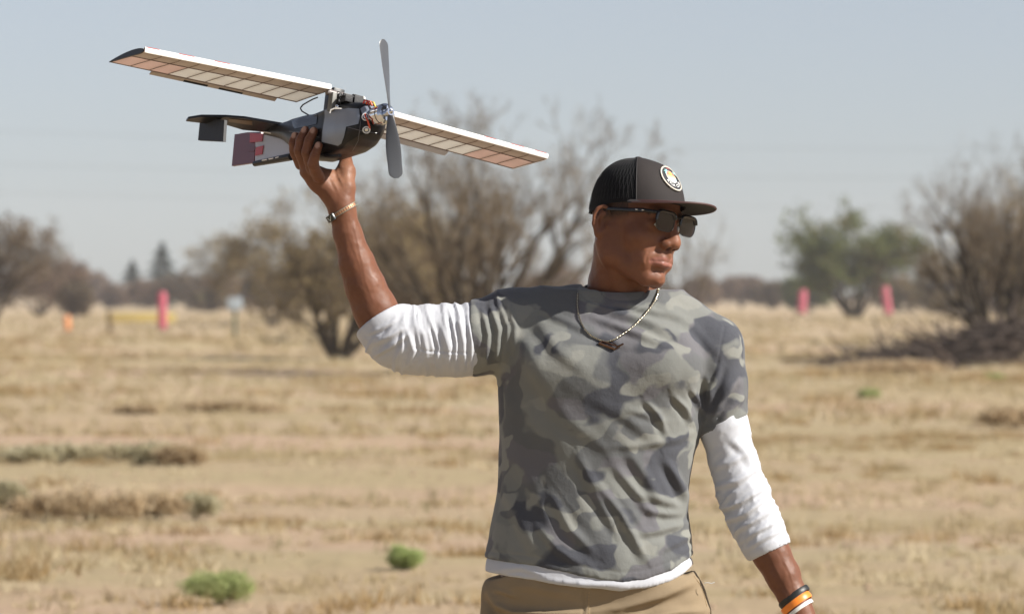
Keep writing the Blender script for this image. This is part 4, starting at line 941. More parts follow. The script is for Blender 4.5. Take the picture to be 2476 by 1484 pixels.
# shoes
m_shoe = simple('dark_leather', (.06, .045, .035), .5, .2); m_sole = simple('rubber_sole', (.5, .48, .44), .7)
for x2, y2 in ((.030, .06), (.300, -.09)):
    sh = Solid(); sh.chain([zc(x2, y2 + .03, .055), zc(x2, y2 - .04, .055), zc(x2, y2 - .15, .045), zc(x2, y2 - .20, .038)], [.045, .045, .042, .032], k=.02)
    sh.cone(zc(x2, y2, .06), zc(x2, y2 + .005, .11), .044, .046, k=.02); sh.func(lambda P: .018 - P[:, 2], k=.002)
    v_, q_ = sh.polygonize((x2 - .1, y2 - .3, 0), (x2 + .1, y2 + .12, .2), .005); s_ob = mesh('shoe', v_, q_, m_shoe, person)
    mb = MB(); G = []
    for zz in (0.0, .02):
        a = np.arange(28) / 28 * 2 * math.pi; G.append(np.stack([x2 + .046 * np.cos(a), y2 - .08 + .155 * np.sin(a), np.full(28, zz)], 1))
    mb.grid(G, close_v=True, cap=True); mb.build('sole', m_sole, s_ob)
# ------------------------------------------------------------------ cap
m_capf = simple('cap_charcoal_cotton', (.030, .025, .024), .8, .12, 60, bmp=.25, bscale=900, spec=.25)
m_capm = simple('cap_black_mesh', (.006, .006, .007), .8, .2, 60, bmp=.5, bscale=700, spec=.2)
m_visor = simple('cap_visor_cotton', (.028, .022, .022), .75, .15, 60, bmp=.25, bscale=900)
m_under = simple('cap_visor_underside', (.012, .011, .011), .8, .15)
cap = empty('cap', H(0, .02, .05), 'dark flat-brimmed trucker cap with round sunset patch on the man\'s head', 'cap')
CC = (.0175,)
def cap_r(az, t):
    """crown surface in head space: azimuth from straight ahead, t 0 at the rim .. 1 at the top"""
    front = max(0.0, math.cos(az)) ** 1.5
    w0 = .040 - .030 * (1 - front) * (math.cos(az) < 0) * min(1, -math.cos(az) * 1.3) - .012 * (1 - abs(math.cos(az)))
    wt = .121
    e = 2.5 + .7 * front
    th = t * math.pi / 2
    r = max(math.cos(th), 0) ** (2 / e); hgt = math.sin(th) ** (2 / (e + .2))
    rx, ry = .0800, .0935
    lean = -.040 * front * hgt
    x = rx * r * math.sin(az); y = ry * r * math.cos(az) + lean * (1 if r > .05 else r / .05)
    return H(x, .0165 + y, w0 + (wt - w0) * hgt + .004 * front * math.sin(th * 2))
SEAM = math.radians(60)
def crown(name, a0, a1, mat, n, off=0.0):
    mb = MB(); G = []
    for i in range(n + 1):
        az = a0 + (a1 - a0) * i / n; row = []
        for j in range(33):
            row.append(cap_r(az, j / 32 * .999))
        G.append(row)
    G = np.array(G)
    # slight fabric undulation
    c = H(0, .0165, .05); D = G - c; D /= np.linalg.norm(D, axis=2)[..., None]
    G = G + D * (off + .0009 * vnoise(G.reshape(-1, 3) * 30, 3).reshape(G.shape[:2]))[..., None]
    G2 = G - D * .0025
    mb.grid(G); mb.grid(G2)
    for e_ in (0, -1):                                        # close the rim and the sides
        mb.grid(np.stack([G[e_], G2[e_]], 0))
    mb.grid(np.stack([G[:, 0], G2[:, 0]], 0))
    return mb.build(name, mat, cap)
fp = crown('front_panel', -SEAM, SEAM, m_capf, 60, .0008)
mp_ = crown('mesh_panel', SEAM, 2 * math.pi - SEAM, m_capm, 80)
m_seam = simple('cap_seam_thread', (.015, .012, .012), .7)
for a in (-SEAM, SEAM):
    mb = MB(); P = [cap_r(a, t) + (cap_r(a, t) - H(0, .0165, .05)) / np.linalg.norm(cap_r(a, t) - H(0, .0165, .05)) * .0012 for t in np.linspace(0, .99, 30)]
    mb.tube(P, .0011, 6); mb.build('seam', m_seam, cap)
mb = MB(); mb.ball(cap_r(0, .999) + Uh * .0015, (.007, .007, .003), MH, 8); mb.build('top_button', m_capf, cap)
# mesh net lines on the back (real raised threads)
mb = MB()
for i in range(44):
    a = SEAM + (2 * math.pi - 2 * SEAM) * (i + .5) / 44
    for d_ in (-1, 1):
        P = []
        for t in np.linspace(0.02, .93, 22):
            q = cap_r(a + d_ * (t - .5) * .35, t); nrm_ = q - H(0, .0165, .05); P.append(q + nrm_ / np.linalg.norm(nrm_) * .0007)
        if not (SEAM < (a + .17) and (a - .17) < 2 * math.pi - SEAM): continue
        mb.tube(P, .0003, 3, cap=False)
tag(mb.build('mesh_threads', simple('mesh_thread', (.010, .010, .011), .7), mp_), kind='stuff')
# visor: flat brim, gently bowed, with thickness and stitched rows
def visor_pt(s, r, up=0.0):
    az = s * math.radians(66); root = cap_r(az, 0.0); q = toH(root[None])[0]
    ext = .071 * (1 - abs(s) ** 2.6) ** .62 if abs(s) < 1 else 0
    x, y = q[0] * (1 + .10 * r * (1 - abs(s))), q[1] + r * ext - .002
    x = q[0] + (q[0] * .14) * r
    w = q[2] + .003 + .002 * r - .0055 * (abs(x) / .075) ** 2 * r + up
    return H(x, y, w)
def visor_sheet(up, n=56, m=14): return np.array([[visor_pt(-1 + 2 * i / n, j / m, up) for j in range(m + 1)] for i in range(n + 1)])
T_, B_ = visor_sheet(.0016), visor_sheet(-.0016)
mb = MB(); mb.grid(T_); mb.grid(np.stack([T_[:, -1], B_[:, -1]], 0)); visor = mb.build('visor', m_visor, cap, recalc=False)
mb = MB(); mb.grid(B_[:, ::-1]); mb.build('visor_underside', m_under, visor, recalc=False)
mb = MB()
for r in (.30, .48, .66, .84, .96):
    mb.tube([visor_pt(s, r, .0018) for s in np.linspace(-.93, .93, 60)], .00045, 4)
mb.tube([visor_pt(s, 1.0, 0) for s in np.linspace(-.985, .985, 80)], .0019, 6)
mb.build('edge_stitching', simple('visor_edge', (.07, .03, .028), .6), visor)
# round patch with sunset, palm leaves and lettering
PC_az = 0.0
pc = cap_r(0, .24); pa, pb2 = cap_r(0, .12), cap_r(0, .38); pu = (pb2 - pa); pu /= np.linalg.norm(pu); pl = Lh.copy(); pl -= pu * (pl @ pu); pl /= np.linalg.norm(pl)
pn = np.cross(pl, pu); pn = pn if pn @ Fh > 0 else -pn
pc = pc + pn * .0022
pl = -pl                                                      # reader's right hand is the wearer's left... reading direction along +u seen from the front is his right to left
pl = np.cross(pu, pn)                                         # right-handed reading direction
RP = .0278
def PP(x, y, up=0.0):
    """patch plane wrapped a little round the crown; x right, y up, in patch radii"""
    X_, Y_ = x * RP, y * RP
    return pc + pl * X_ + pu * Y_ - pn * (X_ * X_ * 4.2 + Y_ * Y_ * 1.5) + pn * up
def disc(name, mat, r, up, parent, r0=0.0, cx=0, cy=0, th=.0012, a0=0, a1=2 * math.pi, n=48, ycut=None):
    mb = MB(); full = abs(a1 - a0 - 2 * math.pi) < 1e-6; G = []
    for i in range(n if full else n + 1):
        a = a0 + (a1 - a0) * i / n; row = []
        for q in np.linspace(r0, r, 5):
            x, y = cx + q * math.cos(a), cy + q * math.sin(a)
            if ycut is not None: y = min(max(y, ycut[0]), ycut[1])
            row.append(PP(x, y, up))
        x, y = cx + r * math.cos(a), cy + r * math.sin(a)
        if ycut is not None: y = min(max(y, ycut[0]), ycut[1])
        row.append(PP(x, y, up - th)); G.append(row)
    mb.grid(G, close_u=full); return mb.build(name, mat, parent, smooth=False)
def flat(name, c, rough=.6): return simple(name, c, rough, .06)
patch = disc('patch', flat('patch_black', (.012, .012, .016)), 1.0, .0010, cap, th=.004)
disc('patch_rim', flat('patch_cream', (.55, .50, .42)), 1.0, .0016, patch, r0=.90, th=.004)
SY = .10
disc('sun_disc_rim', flat('patch_white', (.75, .75, .70)), .50, .0014, patch, cy=SY)
disc('sky_band', flat('patch_red', (.72, .22, .17)), .455, .0018, patch, cy=SY, ycut=(SY + .10, SY + .5))
disc('glow_band', flat('patch_peach', (.80, .50, .28)), .455, .0018, patch, cy=SY, ycut=(SY - .10, SY + .10))
disc('sea_band', flat('patch_aqua', (.42, .72, .72)), .455, .0018, patch, cy=SY, ycut=(SY - .5, SY - .10))
disc('sunset_sun', flat('patch_yellow', (.85, .68, .10)), .15, .0023, patch, cx=-.02, cy=SY + .24)
m_aqua = flat('patch_leaf', (.38, .70, .68))
def leafy(cx, cy, angs, L):
    for a in angs:
        mb = MB(); P = [PP(cx + L * t * math.cos(a), cy + L * t * math.sin(a) - .10 * t * t, .0022) for t in np.linspace(0, 1, 6)]
        mb.tube(P, [RP * .030, RP * .055, RP * .065, RP * .055, RP * .035, RP * .01], 5, flat=.5); mb.build('palm_leaf', m_aqua, patch)
leafy(-.34, .50, (2.9, 2.2, 1.3, .5, 3.6), .30); leafy(.42, .42, (.1, .8, 1.8, -.6), .26)
m_letter = flat('patch_lettering', (.80, .80, .78))
def letter(ch, cx, cy, rot, size, mat, name):
    cu = bpy.data.curves.new('lettering', 'FONT'); cu.body = ch; cu.size = 1.0; cu.align_x = 'CENTER'; cu.align_y = 'CENTER'; cu.offset = .018; cu.extrude = 0
    to = bpy.data.objects.new('tmp', cu); COL.objects.link(to)
    dg = bpy.context.evaluated_depsgraph_get(); me = bpy.data.meshes.new_from_object(to.evaluated_get(dg)); bpy.data.objects.remove(to)
    V = []
    c_, s_ = math.cos(rot), math.sin(rot)
    for v in me.vertices:
        x, y = v.co.x * size, v.co.y * size; V.append(PP(cx + x * c_ - y * s_, cy + x * s_ + y * c_, .0020))
    F = [list(p.vertices) for p in me.polygons]
    return mesh(name, V, F, mat, patch, False)
txt = 'KYLA CLUB'
for i, ch in enumerate(txt):
    if ch == ' ': continue
    a = math.radians(-90 - 62 + 124 * i / (len(txt) - 1)); letter(ch, .665 * math.cos(a), SY * .2 + .665 * math.sin(a), a + math.pi / 2, .31, m_letter, 'letter')
m_red = flat('patch_red_lettering', (.70, .15, .15))
for i, ch in enumerate('THE'):
    a = math.radians(90 + 10 - 10 * i); letter(ch, .76 * math.cos(a), .76 * math.sin(a), a - math.pi / 2, .16, m_red, 'letter')

# ------------------------------------------------------------------ sunglasses
m_frame = simple('glasses_black_acetate', (.012, .011, .012), .18, .1)
m_metal = simple('glasses_metal', (.05, .045, .04), .3, .1, metal=.8)
m_lens, nt, b, out = new_mat('dark_lens')
b.inputs['Base Color'].default_value = (.010, .007, .009, 1); b.inputs['Roughness'].default_value = .04; b.inputs['Alpha'].default_value = .87
gl = empty('sunglasses', H(0, .10, .008), 'dark browline sunglasses worn by the man below his cap brim', 'sunglasses')
def gp(u, w, off=0.0): return H(u, .1120 - 0.9 * u * u - .12 * (w < 0) * abs(w) + off, w + .001)
def lens_outline(s, k=1.0, n=40):
    P = []
    for i in range(n):
        a = 2 * math.pi * i / n; c_, s_ = math.cos(a), math.sin(a)
        x = .0254 * k * math.copysign(abs(c_) ** .50, c_); z = .0174 * k * math.copysign(abs(s_) ** .56, s_)
        if z < 0: x *= 1 - .10 * (-z / .02)
        P.append((s * .0352 + x, .004 + z))
    return P
for s in (-1, 1):
    mb = MB(); rings = [[gp(*p) for p in lens_outline(s, k)] for k in (.02, .3, .6, .85, 1.0)]
    mb.grid(rings, close_v=True); mb.grid([[q - Fh * .0018 for q in r] for r in rings], close_v=True)
    lens = mb.build('lens', m_lens, gl)
    mb = MB(); P = [gp(*p) for p in lens_outline(s, 1.02)]; P.append(P[0]); mb.tube(P + [P[1]], .0010, 6, cap=False); mb.build('rim', m_metal, gl)
    mb = MB(); out_ = lens_outline(s, 1.03); P = [gp(x, z, .0008) for x, z in out_ if z > .006]; P = P if s > 0 else P
    P = sorted([(x, z) for x, z in out_ if z > .004], key=lambda q: q[0]); P = [gp(x, z, .0006) for x, z in P]
    mb.tube(P, .0040, 8, flat=.8); mb.build('brow_bar', m_frame, gl)
    hinge = gp(s * .062, .018); 
    mb = MB(); mb.tube([gp(s * .057, .018, .001), H(s * .0665, .093, .019), H(s * .0700, .082, .0195)], [.0032, .0036, .0034], 8)
    mb.build('end_piece', m_frame, gl)
    mb = MB(); mb.tube([H(s * .0700, .084, .0195), H(s * .0755, .050, .0175), H(s * .0790, .015, .0165), H(s * .0785, .002, .0160), H(s * .0760, -.012, .010), H(s * .0735, -.020, -.004)], [.0024, .0022, .0021, .0020, .0018, .0014], 8, flat=1.7, up=Uh)
    tm = mb.build('temple', m_frame, gl)
    mb = MB()
    for v in (.083, .070): mb.ball(H(s * .0728 + s * (.083 - v) * .15, v, .0195), (.0012, .0032, .0013), MH, 6)
    mb.build('rivet', simple('rivet_silver', (.75, .75, .75), .2, metal=1.0), tm)
mb = MB(); mb.tube([gp(-.0115, .013), H(-.005, .1165, .0165), H(.005, .1165, .0165), gp(.0115, .013)], .0013, 8); mb.build('bridge', m_metal, gl)
mb = MB()
for s in (-1, 1): mb.ball(H(s * .0095, .1085, -.003), (.0022, .003, .0055), MH, 8)
mb.build('nose_pads', simple('nose_pad', (.5, .5, .48), .2), gl)

# ------------------------------------------------------------------ necklace
bvs = BVHTree.FromPolygons([tuple(v) for v in Vs.tolist()], Qs.tolist())
m_gold = simple('gold_links', (.56, .50, .38), .22, .25, 300, metal=1.0)
neck = empty('necklace', W(1470, 826, -.11), 'gold bead-link chain necklace with small open rectangular pendant on the T-shirt', 'necklace')
NP = [(1397, 712), (1396, 738), (1398, 758), (1404, 780), (1414, 797), (1430, 812), (1450, 822), (1468, 826), (1485, 822), (1502, 812), (1520, 799), (1540, 781), (1558, 763), (1572, 745), (1583, 727), (1589, 712), (1591, 702)]
pts = []
for px, py in NP:
    q, n_ = on_surface(bvs, px, py, lift=.0024)
    pts.append(q if q is not None else W(px, py, -.045))
pts = np.array(pts)
for _ in range(3): pts[1:-1, 1] = np.minimum(pts[1:-1, 1], (pts[:-2, 1] + pts[2:, 1]) / 2)
back = [NC + np.array([.066 * math.sin(a), -.064 * math.cos(a) * 1, 0]) for a in np.linspace(math.radians(75), math.radians(285), 14)]
back = [np.array([q[0], q[1], nz(q[0], q[1]) + .006]) for q in back]
loop = np.concatenate([pts, np.array(back)]); 
def resample(P, step):
    P = np.asarray(P); d = np.linalg.norm(np.diff(P, axis=0), axis=1); s_ = np.concatenate([[0], np.cumsum(d)]); n = int(s_[-1] / step)
    return np.stack([np.interp(np.linspace(0, s_[-1], n), s_, P[:, i]) for i in range(3)], 1)
ch = resample(loop, .0033); T_ = np.gradient(ch, axis=0)
mb = MB()
for i, (q, t) in enumerate(zip(ch, T_)):
    t = t / np.linalg.norm(t); u = np.cross(t, [0, -1, 0.01]); u /= np.linalg.norm(u); v = np.cross(t, u)
    mb.ball(q, (.0022, .0016, .0016) if i % 2 else (.0016, .0021, .0021), np.stack([t, u, v], 1), 4)
tag(mb.build('chain', m_gold, neck), kind='stuff')
m_bronze = simple('pendant_bronze', (.16, .09, .06), .3, .2, metal=1.0)
pp = [(1447, 832), (1487, 846), (1495, 838), (1456, 826)]
q4 = []
for px, py in pp:
    q, n_ = on_surface(bvs, px, py, lift=.0035); q4.append(q)
mb = MB(); mb.tube([q4[0], q4[1]], .0024, 6); mb.tube([q4[1], q4[2]], .0016, 6); mb.tube([q4[2], q4[3]], .0016, 6); mb.tube([q4[3], q4[0]], .0016, 6)
mb.build('pendant', m_bronze, neck)
mb = MB(); mb.tube([q4[3], pts[7]], .0012, 6); mb.tube([q4[2], (pts[8] + pts[7]) / 2], .0010, 6); mb.tube([q4[2], q4[2] + np.array([.010, -.001, .005])], .0018, 6); mb.build('bail', m_bronze, neck)

# ------------------------------------------------------------------ wrist bands
def bracelet(name, c, axis, rx, wdt, th, mat, label, cat, parent=None, a0=0, a1=2 * math.pi, ry=None, group=None):
    axis = axis / np.linalg.norm(axis); x = np.cross(axis, [0, 1.0, 0]); x /= np.linalg.norm(x); y = np.cross(axis, x); ry = ry or rx
    full = abs(a1 - a0 - 2 * math.pi) < 1e-6; n = 60; G = []
    for i in range(n if full else n + 1):
        a = a0 + (a1 - a0) * i / n; row = []
        for q in range(8):
            t = 2 * math.pi * q / 8 + math.pi / 8
            h_ = wdt / 2 * np.clip(math.sin(t) * 1.3, -1, 1); o_ = th / 2 * np.clip(math.cos(t) * 1.3, -1, 1)
            row.append(c + x * (rx + o_) * math.cos(a) + y * (ry + o_) * math.sin(a) + axis * h_)
        G.append(row)
    mb = MB(); mb.grid(G, close_u=full, close_v=True, cap=not full)
    o = mb.build(name, mat, parent)
    if label: tag(o, label, cat, group)
    return o, (x, y, axis)
up_arm = W(824, 490, 0) - W(841, 565, .002)
ax1 = W(862, 490, 0) - W(795, 530, 0); axn = np.array([-ax1[2], 0, ax1[0]]); axn /= np.linalg.norm(axn)
cb = W(829, 511, 0.0)
# two thin bands with copper links between them, and a dark clasp
br = empty('bracelet', cb, 'orange-copper bracelet with dark clasp on the raised wrist', 'bracelet')
for o_, nm in ((.0034, 'edge_band'), (-.0034, 'edge_band')):
    bracelet(nm, cb + axn * o_, axn,   .0302, .0014, .002, simple('band_grey_cord', (.22, .25, .20), .5), None, None, br, ry=.0272)
m_cop = simple('copper_links', (.42, .22, .12), .45, .2, 200, metal=.3)
for i in range(34):
    a = math.radians(-75 + i * 9.2); x = np.cross(axn, [0, 1.0, 0]); x /= np.linalg.norm(x); y = np.cross(axn, x)
    if 150 < (math.degrees(a) % 360) < 215: continue
    q = cb + x * .0304 * math.cos(a) + y * .0275 * math.sin(a); r_ = x * math.cos(a) + y * math.sin(a); t_ = -x * math.sin(a) + y * math.cos(a)
    mb = MB(); mb.box(q, (.0019, .0010, .0030), np.stack([t_, r_, axn], 1), .0005); mb.build('link', m_cop, br)
a = math.radians(205) ; x = np.cross(axn, [0, 1.0, 0]); x /= np.linalg.norm(x); y = np.cross(axn, x)
# clasp sits on the outer (photo left) side of the wrist, towards the camera
cl = W(803, 529, -.016); r_ = (cl - cb) - axn * ((cl - cb) @ axn); r_ /= np.linalg.norm(r_); t_ = np.cross(axn, r_)
mb = MB(); mb.box(cb + r_ * .0300, (.0120, .0028, .0065), np.stack([t_, r_, axn], 1), .0014); clasp = mb.build('clasp', simple('clasp_dark', (.010, .016, .016), .3), br)
mb = MB(); b0_ = cb + r_ * .0332; mb.tube([b0_ - t_ * .006 + axn * .003, b0_ - t_ * .001 - axn * .004, b0_ + t_ * .007 + axn * .004], [.0006, .0010, .0004], 5); mb.build('check_mark', simple('silver_mark', (.6, .65, .62), .3), clasp)
fa = W(1934, 1478, -.018) - W(1893, 1390, -.004); fa /= np.linalg.norm(fa)
WBG = 'wristbands on the lowered arm'
m_bk = simple('silicone_black', (.014, .014, .013), .45, .1, bmp=.4, bscale=300); m_or = simple('silicone_orange', (.85, .24, .025), .4, .05); m_wh = simple('silicone_white', (.75, .74, .70), .45, .05)
tl = fa * .98 + np.array([.16, 0, 0.10]); tl /= np.linalg.norm(tl)
bracelet('wristband', W(1920, 1442, -.012), tl, .0312, .0105, .0034, m_bk, 'black silicone wristband, uppermost of three on the lowered wrist', 'wristband', ry=.0285, group=WBG)
bracelet('wristband', W(1926, 1458, -.014), tl, .0305, .0125, .0030, m_or, 'orange silicone wristband between the black and the white one', 'wristband', ry=.0285, group=WBG)
bracelet('wristband', W(1932, 1474, -.016), tl, .0298, .0070, .0030, m_wh, 'white silicone wristband, lowest of three on the lowered wrist', 'wristband', ry=.0280, group=WBG)
# ------------------------------------------------------------------ model aircraft
Pd = np.array([.84, .49, -.215]); Pd /= np.linalg.norm(Pd)             # its port wing direction
Fd = np.array([.51, -.845, .165]); Fd -= Pd * (Fd @ Pd); Fd /= np.linalg.norm(Fd)   # nose direction
Nd = np.cross(Fd, Pd); Nd = Nd if Nd[2] > 0 else -Nd                   # its up
O_A = W(800, 325, 0)
MA = np.stack([Fd, Pd, Nd], 1)
def A(f, p, n): return O_A + MA @ np.array([f, p, n], float)
def onplane(px, py, q, nrm):
    o = np.array([0, -CAM_D, CAM_H]); d = W(px, py, 0) - o; return o + d * (((q - o) @ nrm) / (d @ nrm))
air = empty('model_aircraft', A(0, 0, 0), 'small black model aircraft with white and red wings held up in the raised hand', 'model aircraft')
m_black = simple('black_film', (.007, .007, .009), .38, .3, 30, bmp=.3, bscale=60, spec=.3)
m_foam = simple('black_foam', (.010, .009, .011), .6, .3, 60, bmp=.5, bscale=220)
m_tape = simple('grey_tape', (.22, .25, .31), .28, .12, 30, bmp=.25, bscale=90)
m_red = simple('red_film', (.50, .035, .03), .35, .15); m_maroon = simple('maroon_film', (.13, .020, .022), .35, .15, 20)
m_wfilm = simple('white_film', (.72, .70, .67), .35, .05, 20)
m_palef = simple('pale_grey_film', (.50, .51, .57), .35, .06, 20)
m_skinu, nt, b, out = new_mat('translucent_covering')
co = coords(nt); c_ = mix(nt, noise(nt, co, 14, 3), (.76, .72, .66), (.84, .82, .77))
nt.links.new(c_, b.inputs['Base Color']); b.inputs['Roughness'].default_value = .3; bump(nt, b, noise(nt, co, 45, 3), .5, .004)
t = nt.nodes.new('ShaderNodeBsdfTranslucent'); nt.links.new(c_, t.inputs[0]); ms = nt.nodes.new('ShaderNodeMixShader'); ms.inputs[0].default_value = .62
nt.links.new(b.outputs[0], ms.inputs[1]); nt.links.new(t.outputs[0], ms.inputs[2]); nt.links.new(ms.outputs[0], out.inputs[0])
m_skinr = simple('red_tinted_covering', (.76, .61, .55), .3, .12, 14, transl=.6)
m_sheet = simple('balsa_sheeting', (.50, .43, .39), .5, .12, 30, transl=.15); m_rib = simple('balsa_rib', (.16, .11, .09), .6, .2)
m_lead = simple('white_leading_edge', (.82, .79, .76), .3, .03)
m_chrome = simple('polished_alloy', (.72, .74, .78), .12, .04, metal=1.0); m_dkmetal = simple('dark_metal', (.10, .10, .11), .35, metal=.8)

# fuselage pod: sections along the axis (f, half width, half height, centre n)
SEC = [(-.262, .006, .006, .056), (-.24, .009, .009, .052), (-.20, .015, .014, .045), (-.16, .022, .021, .036), (-.12, .030, .032, .024), (-.07, .038, .044, .009), (-.02, .041, .047, .0),
       (.04, .043, .049, -.001), (.09, .042, .048, -.003), (.125, .038, .044, -.004), (.150, .031, .036, -.002), (.163, .022, .026, .0), (.168, .012, .014, .0)]
SECa = np.array(SEC)
def pod(f, a, grow=0.0):
    w, h_, n0 = (np.interp(f, SECa[:, 0], SECa[:, i]) for i in (1, 2, 3))
    c, s = math.cos(a), math.sin(a); e = 2 / 3.6
    sh = .84 if s > 0 else 1.0                                             # flatter top deck, rounder belly
    return A(f, (w + grow) * math.copysign(abs(c) ** e, c), n0 + (h_ + grow) * sh * math.copysign(abs(s) ** (e if s > 0 else .92), s))
fs = np.concatenate([np.linspace(-.262, .12, 40), np.linspace(.128, .168, 14)])
mb = MB(); mb.grid([[pod(f, 2 * math.pi * i / 48) + A(0, 0, 0) * 0 + Nd * .0006 * float(vnoise(np.array([[f * 60, i * .4, 1.]]), 4)[0]) for i in range(48)] for f in fs], close_v=True, cap=True)
fus = mb.build('fuselage', m_black, air)
bva = BVHTree.FromObject(fus, bpy.context.evaluated_depsgraph_get()) if False else BVHTree.FromPolygons([tuple(v.co) for v in fus.data.vertices], [tuple(p.vertices) for p in fus.data.polygons])
def inpoly(x, y, P):
    c = False; j = len(P) - 1
    for i in range(len(P)):
        if (P[i][1] > y) != (P[j][1] > y) and x < (P[j][0] - P[i][0]) * (y - P[i][1]) / (P[j][1] - P[i][1]) + P[i][0]: c = not c
        j = i
    return c
def patch_on(bvh, poly, name, mat, parent, lift=.0012, step=2.2):
    """a thin sheet laid on a surface"""
    import mathutils
    n = len(poly); bnd = []
    for i in range(n):
        a, b_ = poly[i], poly[(i + 1) % n]; L = math.hypot(b_[0] - a[0], b_[1] - a[1]); k = max(1, int(L / step))
        bnd += [(a[0] + (b_[0] - a[0]) * q / k, a[1] + (b_[1] - a[1]) * q / k) for q in range(k)]
    xs_ = [p[0] for p in poly]; ys_ = [p[1] for p in poly]; inner = []
    x = min(xs_)
    while x < max(xs_):
        y = min(ys_)
        while y < max(ys_):
            if inpoly(x, y, poly) and min(math.hypot(x - p[0], y - p[1]) for p in bnd) > step * .6: inner.append((x, y))
            y += step
        x += step
    al = bnd + inner
    r = mathutils.geometry.delaunay_2d_cdt([Vector(p) for p in al], [(i, (i + 1) % len(bnd)) for i in range(len(bnd))], [list(range(len(bnd)))], 1, 1e-5)
    V = []; bad = set()
    for i, v in enumerate(r[0]):
        q, nn = on_surface(bvh, v.x, v.y, lift=lift)
        if q is None: bad.add(i); q = np.zeros(3)
        V.append(q)
    F = [f for f in r[2] if not any(i in bad for i in f)]
    F = [f for f in F if max(np.linalg.norm(V[f[i]] - V[f[i - 1]]) for i in range(len(f))) < .02]
    # keep the largest connected piece
    comp = list(range(len(V)))
    def find(i):
        while comp[i] != i: comp[i] = comp[comp[i]]; i = comp[i]
        return i
    for f in F:
        for i in f[1:]: comp[find(i)] = find(f[0])
    cnt = {}
    for f in F: cnt[find(f[0])] = cnt.get(find(f[0]), 0) + 1
    best = max(cnt, key=cnt.get); F = [f for f in F if find(f[0]) == best]
    used = sorted({i for f in F for i in f}); rm = {o: n for n, o in enumerate(used)}
    return mesh(name, [V[i] for i in used], [tuple(rm[i] for i in f) for f in F], mat, parent, True)
patch_on(bva, [(786, 268), (800, 264), (834, 264), (843, 262), (869, 264), (871, 282), (867, 300), (838, 307), (833, 330), (826, 347), (818, 352), (779, 343), (781, 318), (786, 285)], 'tape_patch', m_tape, fus)
patch_on(bva, [(872, 264), (880, 258), (898, 257), (913, 262), (907, 270), (893, 276), (879, 283)], 'tape_patch', m_tape, fus)
patch_on(bva, [(705, 292), (752, 276), (768, 278), (766, 300), (742, 306), (712, 312)], 'side_film', simple('black_gloss_film', (.012, .013, .020), .15, .3, 30), fus, .0009)
m_edge = simple('film_edge_grey', (.09, .09, .10), .35)
for line in ([(786, 268), (781, 318), (778, 345), (772, 372)], [(868, 266), (872, 300), (866, 340), (850, 368)], [(700, 318), (740, 322), (778, 334)], [(842, 308), (880, 318), (915, 322)]):
    P_ = []
    for (x0, y0), (x1, y1) in zip(line[:-1], line[1:]):
        for t in np.linspace(0, 1, 9)[:-1]:
            q_, n_ = on_surface(bva, x0 + (x1 - x0) * t, y0 + (y1 - y0) * t, lift=.0006)
            if q_ is not None: P_.append(q_)
    if len(P_) > 4 and max(np.linalg.norm(np.diff(np.array(P_), axis=0), axis=1)) < .03: mb = MB(); mb.tube(P_, .0007, 5); mb.build('film_seam', m_edge, fus)
# mottled brown belly covering and black side cover seams
m_belly = simple('dark_brown_belly_film', (.016, .012, .010), .4, .35, 20)
patch_on(bva, [(840, 345), (870, 326), (905, 322), (925, 330), (905, 350), (878, 366), (850, 372), (815, 372)], 'belly_film', m_belly, fus, .0009)
for (px, py) in ((884, 283), (886, 314)):                                   # ringed cooling holes
    q, n_ = on_surface(bva, px, py, lift=.001)
    u = np.cross(n_, [0, 0, 1.0]); u /= np.linalg.norm(u); v = np.cross(n_, u)
    mb = MB(); G = []
    for i in range(24):
        a = 2 * math.pi * i / 24; cc_ = q + (u * math.cos(a) + v * math.sin(a)) * .0062
        G.append([cc_ + (u * math.cos(a) + v * math.sin(a)) * .0013 * math.cos(t) + n_ * .0013 * math.sin(t) for t in np.arange(6) / 6 * 2 * math.pi])
    mb.grid(G, close_u=True, close_v=True); ringo = mb.build('screw_ring', simple('ring_white', (.7, .72, .74), .3), fus)
    mb = MB(); mb.ball(q, (.0038, .0038, .0012), np.stack([u, v, n_], 1), 8); mb.build('screw', m_chrome, ringo)
# motor, mount cross and wires
def cyl(mb, f0, f1, r0, r1, p=0., n=0., k=28, cap=True):
    mb.grid([[A(f, p + r * math.cos(a), n + r * math.sin(a)) for a in np.arange(k) / k * 2 * math.pi] for f, r in ((f0, r0), (f1, r1))], close_v=True, cap=cap)


mb = MB(); cyl(mb, .163, .1705, .0135, .0135); cyl(mb, .1705, .1725, .0175, .0185); cyl(mb, .1725, .202, .0190, .0190); cyl(mb, .202, .2065, .0190, .0140); cyl(mb, .2065, .214, .0065, .0058)
motor = mb.build('motor', m_chrome, air)
mb = MB()
for i in range(12):
    a = 2 * math.pi * i / 12; mb.box(A(.1735, .0155 * math.cos(a), .0155 * math.sin(a)), (.0022, .0013, .0028), np.stack([Fd, Pd * -math.sin(a) + Nd * math.cos(a), Pd * math.cos(a) + Nd * math.sin(a)], 1), .0004)
tag(mb.build('copper_windings', simple('copper', (.55, .13, .04), .35, metal=.6), motor), kind='stuff')
mb = MB(); cyl(mb, .1928, .1950, .0193, .0193); mb.build('motor_band', m_dkmetal, motor)
for col, off, nm in (((.65, .10, .03), -.004, 'wire'), ((.75, .55, .04), .003, 'wire'), ((.45, .03, .03), -.010, 'wire')):
    mb = MB(); mb.tube([A(.160, -.016 + off, .022), A(.166, -.017 + off, .026), A(.173, -.015 + off, .024), A(.176, -.012 + off, .016)], .0017, 7); mb.build(nm, simple('wire_colour', col, .4), motor)
